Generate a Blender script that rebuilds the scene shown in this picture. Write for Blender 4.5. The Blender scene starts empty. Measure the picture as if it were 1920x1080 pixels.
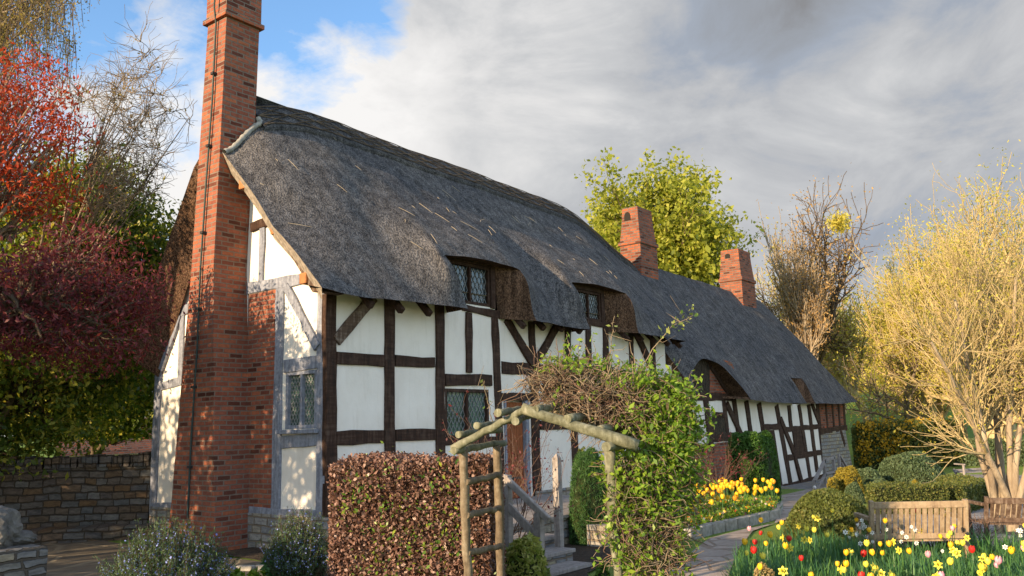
import bpy, bmesh, math, random
import numpy as np
from mathutils import Vector, Matrix
random.seed(7)
C = bpy.context.scene.collection
sc = bpy.context.scene
R = math.radians

# ------------------------------------------------------------------ camera
F = 1600.0
d1 = np.array([(2208-960)/F, (771-540)/F, 1.]); d1 /= np.linalg.norm(d1)
d2 = np.array([(-1150-960)/F, (858-540)/F, 1.]); d2 -= d1*(d1@d2); d2 /= np.linalg.norm(d2)
d3 = np.cross(d1, d2)
M = np.array([d1, d2, d3])
CAM = np.array([-8.0636, -9.5137, 1.65])
cam_d = bpy.data.cameras.new('camera'); cam = bpy.data.objects.new('camera', cam_d); C.objects.link(cam)
cam_d.sensor_width = 36; cam_d.lens = F/1920*36; cam_d.clip_end = 3000; cam_d.clip_start = .05
rx, ry, rz = M @ np.array([1, 0, 0]), M @ np.array([0, -1, 0]), M @ np.array([0, 0, -1])
cam.matrix_world = Matrix([[rx[i], ry[i], rz[i], CAM[i]] for i in range(3)] + [[0, 0, 0, 1]])
sc.camera = cam

def ray(x, y): return M @ np.array([(x-960)/F, (y-540)/F, 1.])
def at(px, py, ax, v):
    r = ray(px, py); return CAM + r*((v-CAM[ax])/r[ax])
def atd(px, py, d): return CAM + ray(px, py)*d          # d = depth along the view axis

# ------------------------------------------------------------------ sun and sky
SUN_AZ = np.array([-.988, .145]); SUN_EL = R(14)
sd = np.array([SUN_AZ[0]*math.cos(SUN_EL), SUN_AZ[1]*math.cos(SUN_EL), math.sin(SUN_EL)]); sd /= np.linalg.norm(sd)
sl = bpy.data.lights.new('sun', 'SUN'); sl.energy = 5.0; sl.angle = R(.6); sl.color = (1, .74, .46)
so = bpy.data.objects.new('sun', sl); C.objects.link(so)
so.rotation_euler = Vector(sd).to_track_quat('Z', 'Y').to_euler()
sc.view_settings.view_transform = 'Standard'; sc.view_settings.look = 'None'
sc.view_settings.exposure = 1.07; sc.view_settings.gamma = 1

class NT:
    """tiny node-tree helper"""
    def __init__(s, nt): s.nt = nt; s.nt.nodes.clear()
    def n(s, t, **k):
        nd = s.nt.nodes.new(t)
        for a, v in k.items():
            if a == 'i':
                for kk, vv in v.items():
                    sk = nd.inputs[kk]
                    if isinstance(vv, bpy.types.NodeSocket): s.nt.links.new(vv, sk)
                    else: sk.default_value = vv
            else: setattr(nd, a, v)
        return nd
    def math(s, op, a, b=0., c=0., clamp=False):
        return s.n('ShaderNodeMath', operation=op, use_clamp=clamp, i={0: a, 1: b, 2: c}).outputs[0]
    def ramp(s, f, stops, interp='LINEAR'):
        nd = s.n('ShaderNodeValToRGB', i={0: f}); cr = nd.color_ramp; cr.interpolation = interp
        while len(cr.elements) > 1: cr.elements.remove(cr.elements[-1])
        cr.elements[0].position = stops[0][0]; cr.elements[0].color = (*stops[0][1], 1)
        for p, c in stops[1:]:
            e = cr.elements.new(p); e.color = (*c, 1)
        return nd.outputs[0]
    def mix(s, f, a, b, mode='MIX'):
        nd = s.n('ShaderNodeMix', data_type='RGBA', blend_type=mode)
        for k, v in ((0, f), (6, a), (7, b)):
            if isinstance(v, bpy.types.NodeSocket): s.nt.links.new(v, nd.inputs[k])
            else: nd.inputs[k].default_value = v if k == 0 else (*v, 1)
        return nd.outputs[2]
    def noise(s, vec, scale, detail=3., rough=.55, dist=0., col=False):
        return s.n('ShaderNodeTexNoise', i={'Vector': vec, 'Scale': scale, 'Detail': detail, 'Roughness': rough, 'Distortion': dist}).outputs[1 if col else 0]
    def mapr(s, v, a, b, c=0., d=1.):
        return s.n('ShaderNodeMapRange', clamp=True, i={0: v, 1: a, 2: b, 3: c, 4: d}).outputs[0]

w = bpy.data.worlds.new('World'); sc.world = w; w.use_nodes = True
t = NT(w.node_tree)
sky = t.n('ShaderNodeTexSky', sky_type='NISHITA', sun_disc=False, sun_elevation=SUN_EL, sun_rotation=math.atan2(sd[0], sd[1]), air_density=1.0, dust_density=.4, ozone_density=2.0)
dirv = t.n('ShaderNodeTexCoord').outputs['Generated']
nrm = t.n('ShaderNodeVectorMath', operation='NORMALIZE', i={0: dirv}).outputs[0]
sep = t.n('ShaderNodeSeparateXYZ', i={0: nrm})
mp = t.n('ShaderNodeMapping', i={'Vector': nrm, 'Scale': (1, 1, 1.9)}).outputs[0]
n1 = t.noise(mp, 2.6, 9, .6, .35)
n2 = t.noise(mp, 1.5, 6, .55, .2)
n3 = t.noise(mp, 7.5, 7, .6, .4)
def blob(px, py, rad):                       # a soft patch of sky round one compass direction
    v = ray(px, py); v /= np.linalg.norm(v)
    dp = t.n('ShaderNodeVectorMath', operation='DOT_PRODUCT', i={0: nrm, 1: tuple(v)}).outputs['Value']
    return t.mapr(dp, math.cos(R(rad)), 1., 0., 1.)
n4 = t.noise(mp, 4.2, 10, .62, .6)
dens = t.math('MULTIPLY_ADD', n1, 1.1, -.68)
n5 = t.noise(mp, 13., 8, .65, .5)
dens = t.math('MULTIPLY_ADD', n3, .4, dens)
dens = t.math('MULTIPLY_ADD', n5, .45, dens)
dens = t.math('MULTIPLY_ADD', n4, .95, dens)
for px, py, rad, k in ((330, 30, 10, -.25), (560, 10, 8, -.33), (700, 50, 6, -.2), (250, 140, 7, -.05), (1290, 60, 24, .5), (940, 130, 13, .5), (1250, 350, 20, .5), (620, 190, 6, .3), (1700, 330, 16, .5), (330, 260, 9, .42), (1850, 120, 10, .25), (600, 90, 3.5, .22), (520, 35, 4, .15), (380, 95, 5., .12), (340, 15, 4, .12), (770, 40, 7, -.16), (450, 150, 3, .2)):
    dens = t.math('MULTIPLY_ADD', blob(px, py, rad), k, dens)
cover = t.mapr(dens, .62, .92)
shade = t.math('MULTIPLY_ADD', n2, .35, -.125)
shade = t.math('MULTIPLY_ADD', n4, .85, shade)
shade = t.math('MULTIPLY_ADD', n3, .2, shade)
for px, py, rad, k in ((1480, -40, 7, .3), (1800, 200, 14, .02), (1300, 340, 14, .07), (800, 60, 14, -.2), (1180, 110, 8, -.06), (540, 220, 12, -.4), (1040, 270, 10, -.1), (1640, 330, 12, .0), (250, 260, 14, -.35), (1640, 130, 6, -.12), (1120, 230, 7, -.05)):
    shade = t.math('MULTIPLY_ADD', blob(px, py, rad), k, shade)
ccol = t.ramp(shade, [(.1, (3.0, 2.95, 2.9)), (.32, (2.45, 2.43, 2.42)), (.46, (1.9, 1.93, 1.98)), (.56, (1.62, 1.66, 1.74)), (.68, (1.2, 1.34, 1.58)), (.84, (1.05, 1.12, 1.24)), (1., (.72, .69, .68))])
skyc = t.mix(1., sky.outputs[0], (.85, .98, 1.08), 'MULTIPLY')
low = t.mapr(sep.outputs[2], -.02, .2, 1., 0.)
col = t.mix(cover, skyc, ccol)
col = t.mix(t.math('MULTIPLY', low, .5), col, (3.0, 2.92, 2.75))
back_fill = t.mapr(sep.outputs[1], .1, -.75, 1., 2.3)              # added fill: unseen sky facing the cottage front is brightened and warmed
col = t.mix(1., col, t.n('ShaderNodeCombineXYZ', i={0: back_fill, 1: t.math('MULTIPLY_ADD', back_fill, .86, .14), 2: t.math('MULTIPLY_ADD', back_fill, .74, .26)}).outputs[0], 'MULTIPLY')
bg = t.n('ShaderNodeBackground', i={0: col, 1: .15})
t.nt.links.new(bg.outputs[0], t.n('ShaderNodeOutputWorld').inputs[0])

# ------------------------------------------------------------------ object helpers
def tag(o, label=None, cat=None, group=None, kind=None):
    if label: o['label'] = label
    if cat: o['category'] = cat
    if group: o['group'] = group
    if kind: o['kind'] = kind
    return o
def thing(name, label, cat, loc=(0, 0, 0), group=None):
    o = bpy.data.objects.new(name, None); C.objects.link(o); o.location = loc
    o.empty_display_size = .2
    return tag(o, label, cat, group)
def link(name, me, mat=None, parent=None, smooth=False):
    o = bpy.data.objects.new(name, me); C.objects.link(o)
    if mat is not None:
        for m_ in (mat if isinstance(mat, (list, tuple)) else [mat]): me.materials.append(m_)
    if smooth: me.shade_smooth()
    if parent is not None:
        o.parent = parent
        pl = parent; off = Vector((0, 0, 0))
        while pl is not None: off += pl.location; pl = pl.parent
        o.location = -off                       # geometry is written in world metres
    return o
def mesh(V, Fc, mats=None, rnd=None):
    """V (n,3); Fc (m,k) or list of lists"""
    me = bpy.data.meshes.new('m')
    V = np.asarray(V, dtype=np.float32)
    if isinstance(Fc, np.ndarray):
        m, k = Fc.shape
        me.vertices.add(len(V)); me.vertices.foreach_set('co', V.ravel())
        me.loops.add(m*k); me.loops.foreach_set('vertex_index', Fc.astype(np.int32).ravel())
        me.polygons.add(m); me.polygons.foreach_set('loop_start', np.arange(0, m*k, k, dtype=np.int32))
        me.update(calc_edges=True); me.validate()
    else:
        me.from_pydata(V.tolist(), [], Fc); me.update()
    if rnd is not None:
        a = me.attributes.new('rnd', 'FLOAT', 'FACE'); a.data.foreach_set('value', np.asarray(rnd, dtype=np.float32))
    return me
class MB:
    def __init__(s): s.V = []; s.F = []
    def add(s, V, Fc):
        b = len(s.V); s.V += [tuple(map(float, v)) for v in V]; s.F += [[i+b for i in f] for f in Fc]; return s
    def hexa(s, P):        # 8 corners: bottom 4 (ccw), top 4
        return s.add(P, [[3, 2, 1, 0], [4, 5, 6, 7], [0, 1, 5, 4], [1, 2, 6, 5], [2, 3, 7, 6], [3, 0, 4, 7]])
    def box(s, x0, x1, y0, y1, z0, z1):
        return s.hexa([(x0, y0, z0), (x1, y0, z0), (x1, y1, z0), (x0, y1, z0), (x0, y0, z1), (x1, y0, z1), (x1, y1, z1), (x0, y1, z1)])
    def bar(s, a, b, w_, h, up=(0, 0, 1)):    # a beam from a to b, w_ wide (across), h high (along up)
        a = np.array(a, float); b = np.array(b, float); d = b-a; d /= np.linalg.norm(d)
        u = np.array(up, float); sdv = np.cross(d, u); sdv /= np.linalg.norm(sdv); u = np.cross(sdv, d)
        P = []
        for q in (a, b):
            for i, j in ((-1, -1), (1, -1), (1, 1), (-1, 1)): P.append(q+sdv*i*w_/2+u*j*h/2)
        return s.add(P, [[0, 1, 2, 3], [7, 6, 5, 4], [0, 4, 5, 1], [1, 5, 6, 2], [2, 6, 7, 3], [3, 7, 4, 0]])
    def build(s, name, mat, parent=None, bevel=0, smooth=False):
        me = mesh(s.V, s.F); o = link(name, me, mat, parent, smooth)
        if bevel:
            bm = bmesh.new(); bm.from_mesh(me)
            bmesh.ops.recalc_face_normals(bm, faces=bm.faces)
            bmesh.ops.bevel(bm, geom=list(bm.edges), offset=bevel, segments=2, affect='EDGES', profile=.5)
            bm.to_mesh(me); bm.free()
        else:
            bm = bmesh.new(); bm.from_mesh(me); bmesh.ops.recalc_face_normals(bm, faces=bm.faces); bm.to_mesh(me); bm.free()
        return o
def tubes(chains, sides=5, cap=True):
    """chains: list of (pts (k,3), radii (k)) -> mesh"""
    VV = []; FF = []; base = 0; caps = []
    ang = np.arange(sides)*2*math.pi/sides; ca, sa = np.cos(ang), np.sin(ang)
    by = {}
    for P, r in chains: by.setdefault(len(P), []).append((P, r))
    for k, lst in by.items():
        P = np.array([c[0] for c in lst], float); r = np.array([c[1] for c in lst], float)   # n,k,3
        n = len(P); T = np.gradient(P, axis=1); T /= (np.linalg.norm(T, axis=2, keepdims=True)+1e-9)
        ref = np.where(np.abs(T[:, :1, 2:3]) > .9, np.array([[[1., 0, 0]]]), np.array([[[0, 0, 1.]]]))
        ref = np.repeat(ref, k, axis=1)
        A = np.cross(T, ref); A /= (np.linalg.norm(A, axis=2, keepdims=True)+1e-9); B = np.cross(T, A)
        ring = P[:, :, None, :]+r[:, :, None, None]*(A[:, :, None, :]*ca[None, None, :, None]+B[:, :, None, :]*sa[None, None, :, None])
        VV.append(ring.reshape(-1, 3))
        i = np.arange(n)[:, None, None]*k*sides; j = np.arange(k-1)[None, :, None]*sides; q = np.arange(sides)[None, None, :]; q2 = (q+1) % sides
        f = np.stack([i+j+q, i+j+q2, i+j+sides+q2, i+j+sides+q], -1).reshape(-1, 4)+base
        FF.append(f); 
        if cap and sides == 4 or (cap and sides > 5):
            pass
        base += n*k*sides
    V = np.concatenate(VV); Fq = np.concatenate(FF)
    return V, Fq
def tube_obj(name, chains, mat, parent=None, sides=5, capends=False):
    V, Fq = tubes(chains, sides)
    if capends:
        F = Fq.tolist(); b = 0
        by = {}
        for P, r in chains: by.setdefault(len(P), []).append(1)
        for k, l in by.items():
            for _ in l:
                F.append(list(range(b, b+sides))[::-1]); F.append(list(range(b+(k-1)*sides, b+k*sides))); b += k*sides
        me = mesh(V, F)
    else: me = mesh(V, Fq)
    o = link(name, me, mat, parent, smooth=not capends)
    if capends:
        for p in me.polygons: p.use_smooth = len(p.vertices) == 4
    return o

# ------------------------------------------------------------------ materials
def mat(name, fn, rough=.85, spec=.25, bump=None):
    m = bpy.data.materials.new(name); m.use_nodes = True; t = NT(m.node_tree)
    b = t.n('ShaderNodeBsdfPrincipled', i={'Roughness': rough, 'Specular IOR Level': spec})
    out = t.n('ShaderNodeOutputMaterial'); t.nt.links.new(b.outputs[0], out.inputs[0])
    r = fn(t)
    colr, h, st, di = (r+(None,)*4)[:4] if isinstance(r, tuple) and not isinstance(r[0], (int, float)) else (r, None, None, None)
    if isinstance(colr, bpy.types.NodeSocket): t.nt.links.new(colr, b.inputs['Base Color'])
    else: b.inputs['Base Color'].default_value = (*colr, 1)
    if h is not None:
        bp = t.n('ShaderNodeBump', i={'Strength': st or .5, 'Distance': di or .02, 'Height': h}); t.nt.links.new(bp.outputs[0], b.inputs['Normal'])
    return m
def obj(t): return t.n('ShaderNodeTexCoord').outputs['Object']
def scaled(t, v, s, r=(0, 0, 0)): return t.n('ShaderNodeMapping', i={'Vector': v, 'Scale': s, 'Rotation': r}).outputs[0]
def uvec(t):                                  # (x+y, z) so one brick bond wraps round both wall directions
    p = t.n('ShaderNodeSeparateXYZ', i={0: obj(t)})
    u = t.math('SUBTRACT', p.outputs[1], p.outputs[0])
    return t.n('ShaderNodeCombineXYZ', i={0: u, 1: p.outputs[2], 2: 0.}).outputs[0], p
def brick_mat(name, c1, c2, mortar, bw=.225, bh=.073, ms=.011, dark=.35, wob=.012, hot=(.4, .1, .04)):
    def fn(t):
        v, p = uvec(t)
        nz = t.noise(obj(t), 2.2, 4, .6, 0, True)
        v2 = t.n('ShaderNodeVectorMath', operation='MULTIPLY_ADD', i={0: nz, 1: (wob*2.5, wob*2.5, 0), 2: v}).outputs[0]
        nz2 = t.noise(obj(t), 25, 2, .5, 0, True)
        v2 = t.n('ShaderNodeVectorMath', operation='MULTIPLY_ADD', i={0: nz2, 1: (wob, wob*.8, 0), 2: v2}).outputs[0]
        br = t.n('ShaderNodeTexBrick', offset=.5, squash=1., i={'Vector': v2, 'Color1': (0, 0, 0, 1), 'Color2': (1, 1, 1, 1), 'Mortar': (.5, .5, .5, 1), 'Scale': 1., 'Mortar Size': ms, 'Mortar Smooth': .25, 'Bias': 0., 'Brick Width': bw, 'Row Height': bh})
        bc = t.ramp(br.outputs[0], [(0, tuple(x*dark for x in c1)), (.08, tuple(x*.6 for x in c1)), (.16, c1), (.6, c2), (.85, hot), (1, tuple(x*.8 for x in c2))])
        g = t.noise(obj(t), 14, 5, .7)
        bc = t.mix(1., bc, t.ramp(g, [(.25, (.6, .6, .6)), (.7, (1.25, 1.25, 1.25))]), 'MULTIPLY')
        big = t.noise(obj(t), .9, 4, .6)
        bc = t.mix(t.mapr(big, .35, .75, 0, .35), bc, (.13, .075, .055))
        mo = t.mix(t.noise(obj(t), 9, 3), mortar, tuple(x*.45 for x in mortar))
        c = t.mix(br.outputs[1], bc, mo)
        h = t.math('SUBTRACT', t.math('MULTIPLY', g, .35), br.outputs[1])
        return c, h, .8, .012
    return mat(name, fn, .9, .15)
MT = {}
MT['brick'] = brick_mat('old_red_brick', (.2, .06, .038), (.31, .098, .058), (.25, .19, .15), hot=(.37, .115, .055))
MT['brick_far'] = brick_mat('weathered_far_brick', (.19, .055, .03), (.27, .09, .048), (.2, .155, .125), .23, .078, .014)
def stone_mat(name, bw, bh, cols, mortar, wob, ms=.016):
    def fn(t):
        v, p = uvec(t)
        nz = t.noise(obj(t), 1.6, 4, .6, 0, True)
        v2 = t.n('ShaderNodeVectorMath', operation='MULTIPLY_ADD', i={0: nz, 1: (wob*2, wob, 0), 2: v}).outputs[0]
        nz = t.noise(obj(t), 11, 3, .6, 0, True)
        v2 = t.n('ShaderNodeVectorMath', operation='MULTIPLY_ADD', i={0: nz, 1: (wob*.35, wob*.25, 0), 2: v2}).outputs[0]
        br = t.n('ShaderNodeTexBrick', offset=.42, offset_frequency=3, squash=.72, squash_frequency=2, i={'Vector': v2, 'Color1': (0, 0, 0, 1), 'Color2': (1, 1, 1, 1), 'Mortar': (.5, .5, .5, 1), 'Scale': 1., 'Mortar Size': ms, 'Mortar Smooth': .5, 'Bias': 0., 'Brick Width': bw, 'Row Height': bh})
        c = t.ramp(br.outputs[0], [(i/(len(cols)-1), q) for i, q in enumerate(cols)], 'LINEAR')
        g = t.noise(scaled(t, obj(t), (1, 1, 2.5)), 9, 7, .7)
        c = t.mix(1., c, t.ramp(g, [(.25, (.45, .45, .45)), (.75, (1.4, 1.35, 1.25))]), 'MULTIPLY')
        c = t.mix(br.outputs[1], c, mortar)
        h = t.math('SUBTRACT', t.math('MULTIPLY', g, .7), br.outputs[1])
        return c, h, 1., .03
    return mat(name, fn, .92, .12)
MT['stone'] = stone_mat('garden_wall_stone', .4, .12, [(.085, .085, .09), (.13, .085, .05), (.1, .105, .11), (.11, .08, .055), (.14, .14, .14)], (.05, .04, .03), .13)
MT['plinth'] = stone_mat('blue_lias_plinth', .3, .12, [(.2, .21, .23), (.3, .29, .27), (.22, .23, .26), (.33, .29, .2), (.25, .25, .26)], (.2, .16, .12), .05)
MT['paving'] = None
def wood_mat(name, c1, c2, c3=None, sc_=1.):
    def fn(t):
        o = obj(t)
        info = t.n('ShaderNodeObjectInfo').outputs['Random']
        off = t.n('ShaderNodeVectorMath', operation='MULTIPLY_ADD', i={0: t.n('ShaderNodeCombineXYZ', i={0: info, 1: info, 2: info}).outputs[0], 1: (37, 11, 23), 2: o}).outputs[0]
        a = t.noise(scaled(t, off, (22, 22, 2.5)), 1*sc_, 5, .65)
        b = t.noise(scaled(t, off, (2.2, 22, 22)), 1*sc_, 5, .65)
        g = t.math('MULTIPLY_ADD', a, .6, t.math('MULTIPLY', b, .4))
        c = t.ramp(g, [(.34, c1), (.52, c2), (.66, c3 or c2)])
        bl = t.noise(off, 4, 4, .6)
        c = t.mix(t.mapr(bl, .55, .7, 0, .55), c, c3 or c1)
        return c, g, .7, .015
    return mat(name, fn, .8, .2)
MT['oak'] = wood_mat('dark_stained_oak', (.013, .008, .006), (.042, .021, .013), (.085, .055, .04))
MT['oak_brace'] = wood_mat('worn_oak_brace', (.03, .018, .012), (.10, .065, .045), (.24, .19, .15))
MT['oak_grey'] = wood_mat('silvered_gable_oak', (.1, .108, .13), (.2, .215, .26), (.31, .325, .37))  # weathered grey, with the blue of the sky light tinted in
MT['rail'] = wood_mat('silvered_handrail', (.16, .14, .125), (.27, .24, .22), (.36, .33, .3))
MT['door'] = wood_mat('brown_board_door', (.12, .035, .012), (.26, .085, .03), (.17, .06, .025))
MT['arbor'] = wood_mat('lichened_round_pole', (.06, .06, .035), (.15, .15, .10), (.27, .265, .2), 1.)
MT['post'] = wood_mat('rustic_bark_pole', (.065, .05, .035), (.155, .12, .08), (.25, .21, .155), .9)
MT['purlin'] = wood_mat('orange_purlin', (.2, .08, .03), (.36, .15, .06))
MT['bench'] = wood_mat('bench_teak', (.16, .11, .07), (.3, .22, .14), (.38, .3, .2))
def plaster(t):
    g = t.noise(obj(t), 1.3, 5, .6); f = t.noise(obj(t), 30, 3, .6)
    s = t.noise(scaled(t, obj(t), (5, 5, .8)), 1.2, 5, .7)
    c = t.ramp(g, [(.3, (.68, .625, .55)), (.7, (.79, .745, .675))])
    c = t.mix(t.mapr(s, .52, .8, 0, .45), c, (.47, .42, .34))
    h = t.math('MULTIPLY_ADD', g, 3., t.math('MULTIPLY', f, .5))
    return c, h, .35, .012
MT['plaster'] = mat('limewashed_plaster', plaster, .9, .1)
def thatch(t, c=((.05, .05, .054), (.135, .13, .132), (.24, .225, .21)), sp=1.):
    o = obj(t)
    wv = t.noise(o, 1.1, 4, .6, 0, True)
    o2 = t.n('ShaderNodeVectorMath', operation='MULTIPLY_ADD', i={0: wv, 1: (.2, .2, .2), 2: o}).outputs[0]
    st = t.noise(scaled(t, o2, (38, 38, 9)), 1., 4, .7)                     # reeds running down the slope
    dots = t.n('ShaderNodeTexVoronoi', feature='F1', i={'Vector': scaled(t, o2, (1, 1, .7)), 'Scale': 42., 'Randomness': 1.}).outputs[0]
    co = t.noise(scaled(t, o2, (1, 1, 4)), 3.2, 5, .65)
    bg_ = t.noise(o, .55, 5, .6)
    stk = t.noise(scaled(t, o2, (7, 7, .45)), 1., 4, .6)
    a = t.math('MULTIPLY_ADD', st, .55, t.math('MULTIPLY', t.math('SUBTRACT', 1., dots), .35))
    a = t.math('MULTIPLY_ADD', co, .16, a)
    cc = t.ramp(a, [(.42, c[0]), (.6, c[1]), (.82, c[2])])
    cc = t.mix(1., cc, t.ramp(bg_, [(.3, (.72, .75, .8)), (.7, (1.2, 1.15, 1.08))]), 'MULTIPLY')
    cc = t.mix(1., cc, t.ramp(stk, [(.35, (.62, .62, .62)), (.65, (1.28, 1.28, 1.28))]), 'MULTIPLY')
    return cc, a, 1., .035
MT['thatch'] = mat('weathered_reed_thatch', thatch, .95, .06)
MT['thatch_cut'] = mat('cut_reed_ends', lambda t: thatch(t, ((.045, .027, .018), (.13, .078, .05), (.23, .15, .10))), .95, .06)
MT['ridge'] = mat('ridge_thatch', lambda t: thatch(t, ((.042, .042, .045), (.115, .112, .115), (.2, .19, .18))), .95, .06)
MT['straw'] = mat('loose_straw', lambda t: (.4, .33, .23), .8)
MT['mortar'] = mat('lime_mortar_flashing', lambda t: (t.ramp(t.noise(obj(t), 12, 4), [(.3, (.2, .19, .165)), (.7, (.36, .345, .31))]), t.noise(obj(t), 20, 4), .6, .02), .9)
MT['verge'] = mat('lit_verge_edge', lambda t: (t.ramp(t.noise(obj(t), 14, 4), [(.3, (.16, .135, .105)), (.7, (.38, .33, .27))]), t.noise(obj(t), 25, 4), .8, .02), .9)  # paled so the thatch lip looks lit from below
MT['lead'] = mat('lead_came', lambda t: (.2, .21, .21), .5)
MT['iron'] = mat('black_iron', lambda t: (.03, .03, .03), .5)
MT['cable'] = mat('dull_green_conductor', lambda t: (.035, .055, .05), .6)
MT['dark'] = mat('dark_interior', lambda t: (.02, .017, .014), .9)
MT['wattle'] = mat('woven_wattle', lambda t: (t.ramp(t.n('ShaderNodeTexWave', wave_type='BANDS', bands_direction='X', i={'Vector': obj(t), 'Scale': 5., 'Distortion': 6., 'Detail': 3., 'Detail Scale': 2.}).outputs[1], [(.2, (.012, .01, .008)), (.8, (.1, .075, .05))]), t.n('ShaderNodeTexWave', wave_type='BANDS', bands_direction='X', i={'Vector': obj(t), 'Scale': 5., 'Distortion': 6.}).outputs[1], 1., .04), .9)
MT['glass'] = mat('old_green_glass', lambda t: (t.ramp(t.noise(obj(t), 2.5, 4), [(.35, (.02, .035, .03)), (.55, (.07, .13, .105)), (.7, (.05, .09, .09))]), t.noise(obj(t), 9, 2), .25, .01), .12, .5)
MT['glass_dark'] = mat('dark_attic_glass', lambda t: ((.022, .03, .034), t.noise(obj(t), 9, 2), .25, .01), .12, .5)
def bark(c1, c2, s=6):
    return lambda t: (t.ramp(t.noise(scaled(t, obj(t), (1, 1, .25)), s, 6, .7), [(.35, c1), (.65, c2)]), t.noise(scaled(t, obj(t), (1, 1, .25)), s*2, 6, .7), .8, .05)
MT['bark'] = mat('brown_bark', bark((.05, .035, .022), (.16, .115, .075)), .9)
MT['bark_pale'] = mat('pale_smooth_bark', bark((.19, .145, .1), (.42, .34, .235), 4), .85)
MT['bark_grey'] = mat('grey_bark', bark((.12, .09, .06), (.27, .21, .15)), .9)
MT['twig_red'] = mat('reddish_twigs', bark((.1, .055, .04), (.22, .14, .1), 3), .9)
MT['twig_tan'] = mat('tan_vine_twigs', bark((.14, .105, .07), (.33, .26, .18), 3), .9)
MT['twig_gold'] = mat('golden_twigs', bark((.3, .23, .11), (.5, .39, .2), 3), .9)
MT['soil'] = mat('dark_soil', lambda t: (t.ramp(t.noise(obj(t), 14, 6, .7), [(.35, (.03, .022, .016)), (.7, (.09, .065, .045))]), t.noise(obj(t), 20, 6, .7), 1., .05), .95)
def leafmat(name, cols, trans=.35, rough=.55):
    m = bpy.data.materials.new(name); m.use_nodes = True; t = NT(m.node_tree)
    a = t.n('ShaderNodeAttribute', attribute_name='rnd').outputs['Fac']
    c = t.ramp(a, [(i/(len(cols)-1), q) for i, q in enumerate(cols)])
    p = t.n('ShaderNodeBsdfPrincipled', i={'Base Color': c, 'Roughness': rough, 'Specular IOR Level': .3})
    tr = t.n('ShaderNodeBsdfTranslucent', i={'Color': t.mix(1., c, (1.4, 1.35, .8), 'MULTIPLY')})
    mx = t.n('ShaderNodeMixShader', i={0: trans, 1: p.outputs[0], 2: tr.outputs[0]})
    t.nt.links.new(mx.outputs[0], t.n('ShaderNodeOutputMaterial').inputs[0]); return m
L = {
 'maple_sunlit': leafmat('sunlit_scarlet_maple_leaves', [(.22, .03, .015), (.42, .06, .02), (.34, .04, .02), (.55, .12, .04)], .45),  # sunlit look of the purple maple, put into the leaf colour
 'purple': leafmat('purple_maple_leaves', [(.05, .012, .018), (.12, .022, .03), (.17, .035, .04), (.09, .02, .03)], .4),
 'green': leafmat('glossy_green_leaves', [(.04, .08, .012), (.11, .16, .02), (.07, .12, .018), (.26, .27, .035), (.36, .32, .05)], .45, .4),
 'yellowgreen': leafmat('spring_green_leaves', [(.15, .18, .025), (.32, .34, .04), (.24, .28, .035), (.46, .44, .08)], .5),
 'willow': leafmat('golden_willow_buds', [(.4, .36, .06), (.56, .5, .1), (.47, .44, .08), (.62, .5, .16)], .5),
 'bud': leafmat('orange_brown_buds', [(.38, .22, .08), (.52, .34, .14), (.44, .28, .11)], .45),
 'birch': leafmat('birch_catkins', [(.2, .15, .05), (.3, .24, .08), (.16, .13, .05)], .4),
 'beech': leafmat('dead_beech_leaves', [(.06, .03, .022), (.15, .078, .055), (.26, .155, .12), (.1, .045, .033), (.38, .27, .22)], .12, .45),
 'hedgegreen': leafmat('hedge_green_leaves', [(.05, .12, .02), (.12, .22, .03), (.3, .34, .04)], .35, .4),
 'vine': leafmat('climber_leaves', [(.08, .16, .02), (.17, .3, .03), (.28, .38, .05), (.12, .22, .03)], .45, .4),
 'yew': leafmat('clipped_yew_leaves', [(.025, .07, .012), (.06, .14, .018), (.045, .1, .015), (.1, .2, .025)], .2),
 'box': leafmat('clipped_box_leaves', [(.05, .075, .018), (.12, .14, .03), (.09, .12, .03), (.2, .18, .05)], .25),
 'boxblue': leafmat('grey_green_leaves', [(.05, .09, .04), (.1, .15, .07), (.08, .12, .06), (.16, .2, .09)], .25),
 'boxgold': leafmat('golden_clipped_leaves', [(.16, .14, .02), (.3, .24, .03), (.24, .2, .03), (.42, .3, .04)], .3),
 'variegated': leafmat('variegated_leaves', [(.06, .12, .02), (.2, .26, .05), (.42, .42, .14), (.12, .2, .03)], .3, .35),
 'rosemary': leafmat('rosemary_needles', [(.035, .07, .03), (.07, .12, .05), (.1, .16, .08), (.06, .13, .03)], .2),
 'broom': leafmat('broom_needles', [(.03, .07, .02), (.05, .12, .03), (.07, .15, .03)], .25),
 'grassblade': leafmat('bulb_leaves', [(.04, .11, .06), (.06, .16, .06), (.09, .21, .07), (.12, .24, .06)], .35, .4),
 'bluef': leafmat('blue_florets', [(.2, .25, .6), (.32, .38, .75)], .2),
 'kerria': leafmat('kerria_blossom', [(.5, .28, .02), (.6, .38, .03)], .3),
 'heath': leafmat('tawny_heath', [(.3, .22, .1), (.45, .33, .15), (.2, .16, .07)], .3),
}
def petal(name, c): return mat(name, lambda t: (t.ramp(t.noise(obj(t), 30, 2), [(.3, tuple(x*.82 for x in c)), (.7, c)]), None), .5, .3)
P_ = {'yellow': petal('yellow_petals', (.85, .5, .02)), 'gold': petal('golden_petals', (.8, .3, .02)), 'lemon': petal('lemon_petals', (.85, .72, .08)), 'red': petal('red_petals', (.55, .02, .015)), 'white': petal('white_petals', (.8, .8, .75)), 'pink': petal('pink_petals', (.75, .35, .42)), 'stem': mat('flower_stem', lambda t: (.06, .15, .04), .6)}
rg = np.random.default_rng(11)

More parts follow.
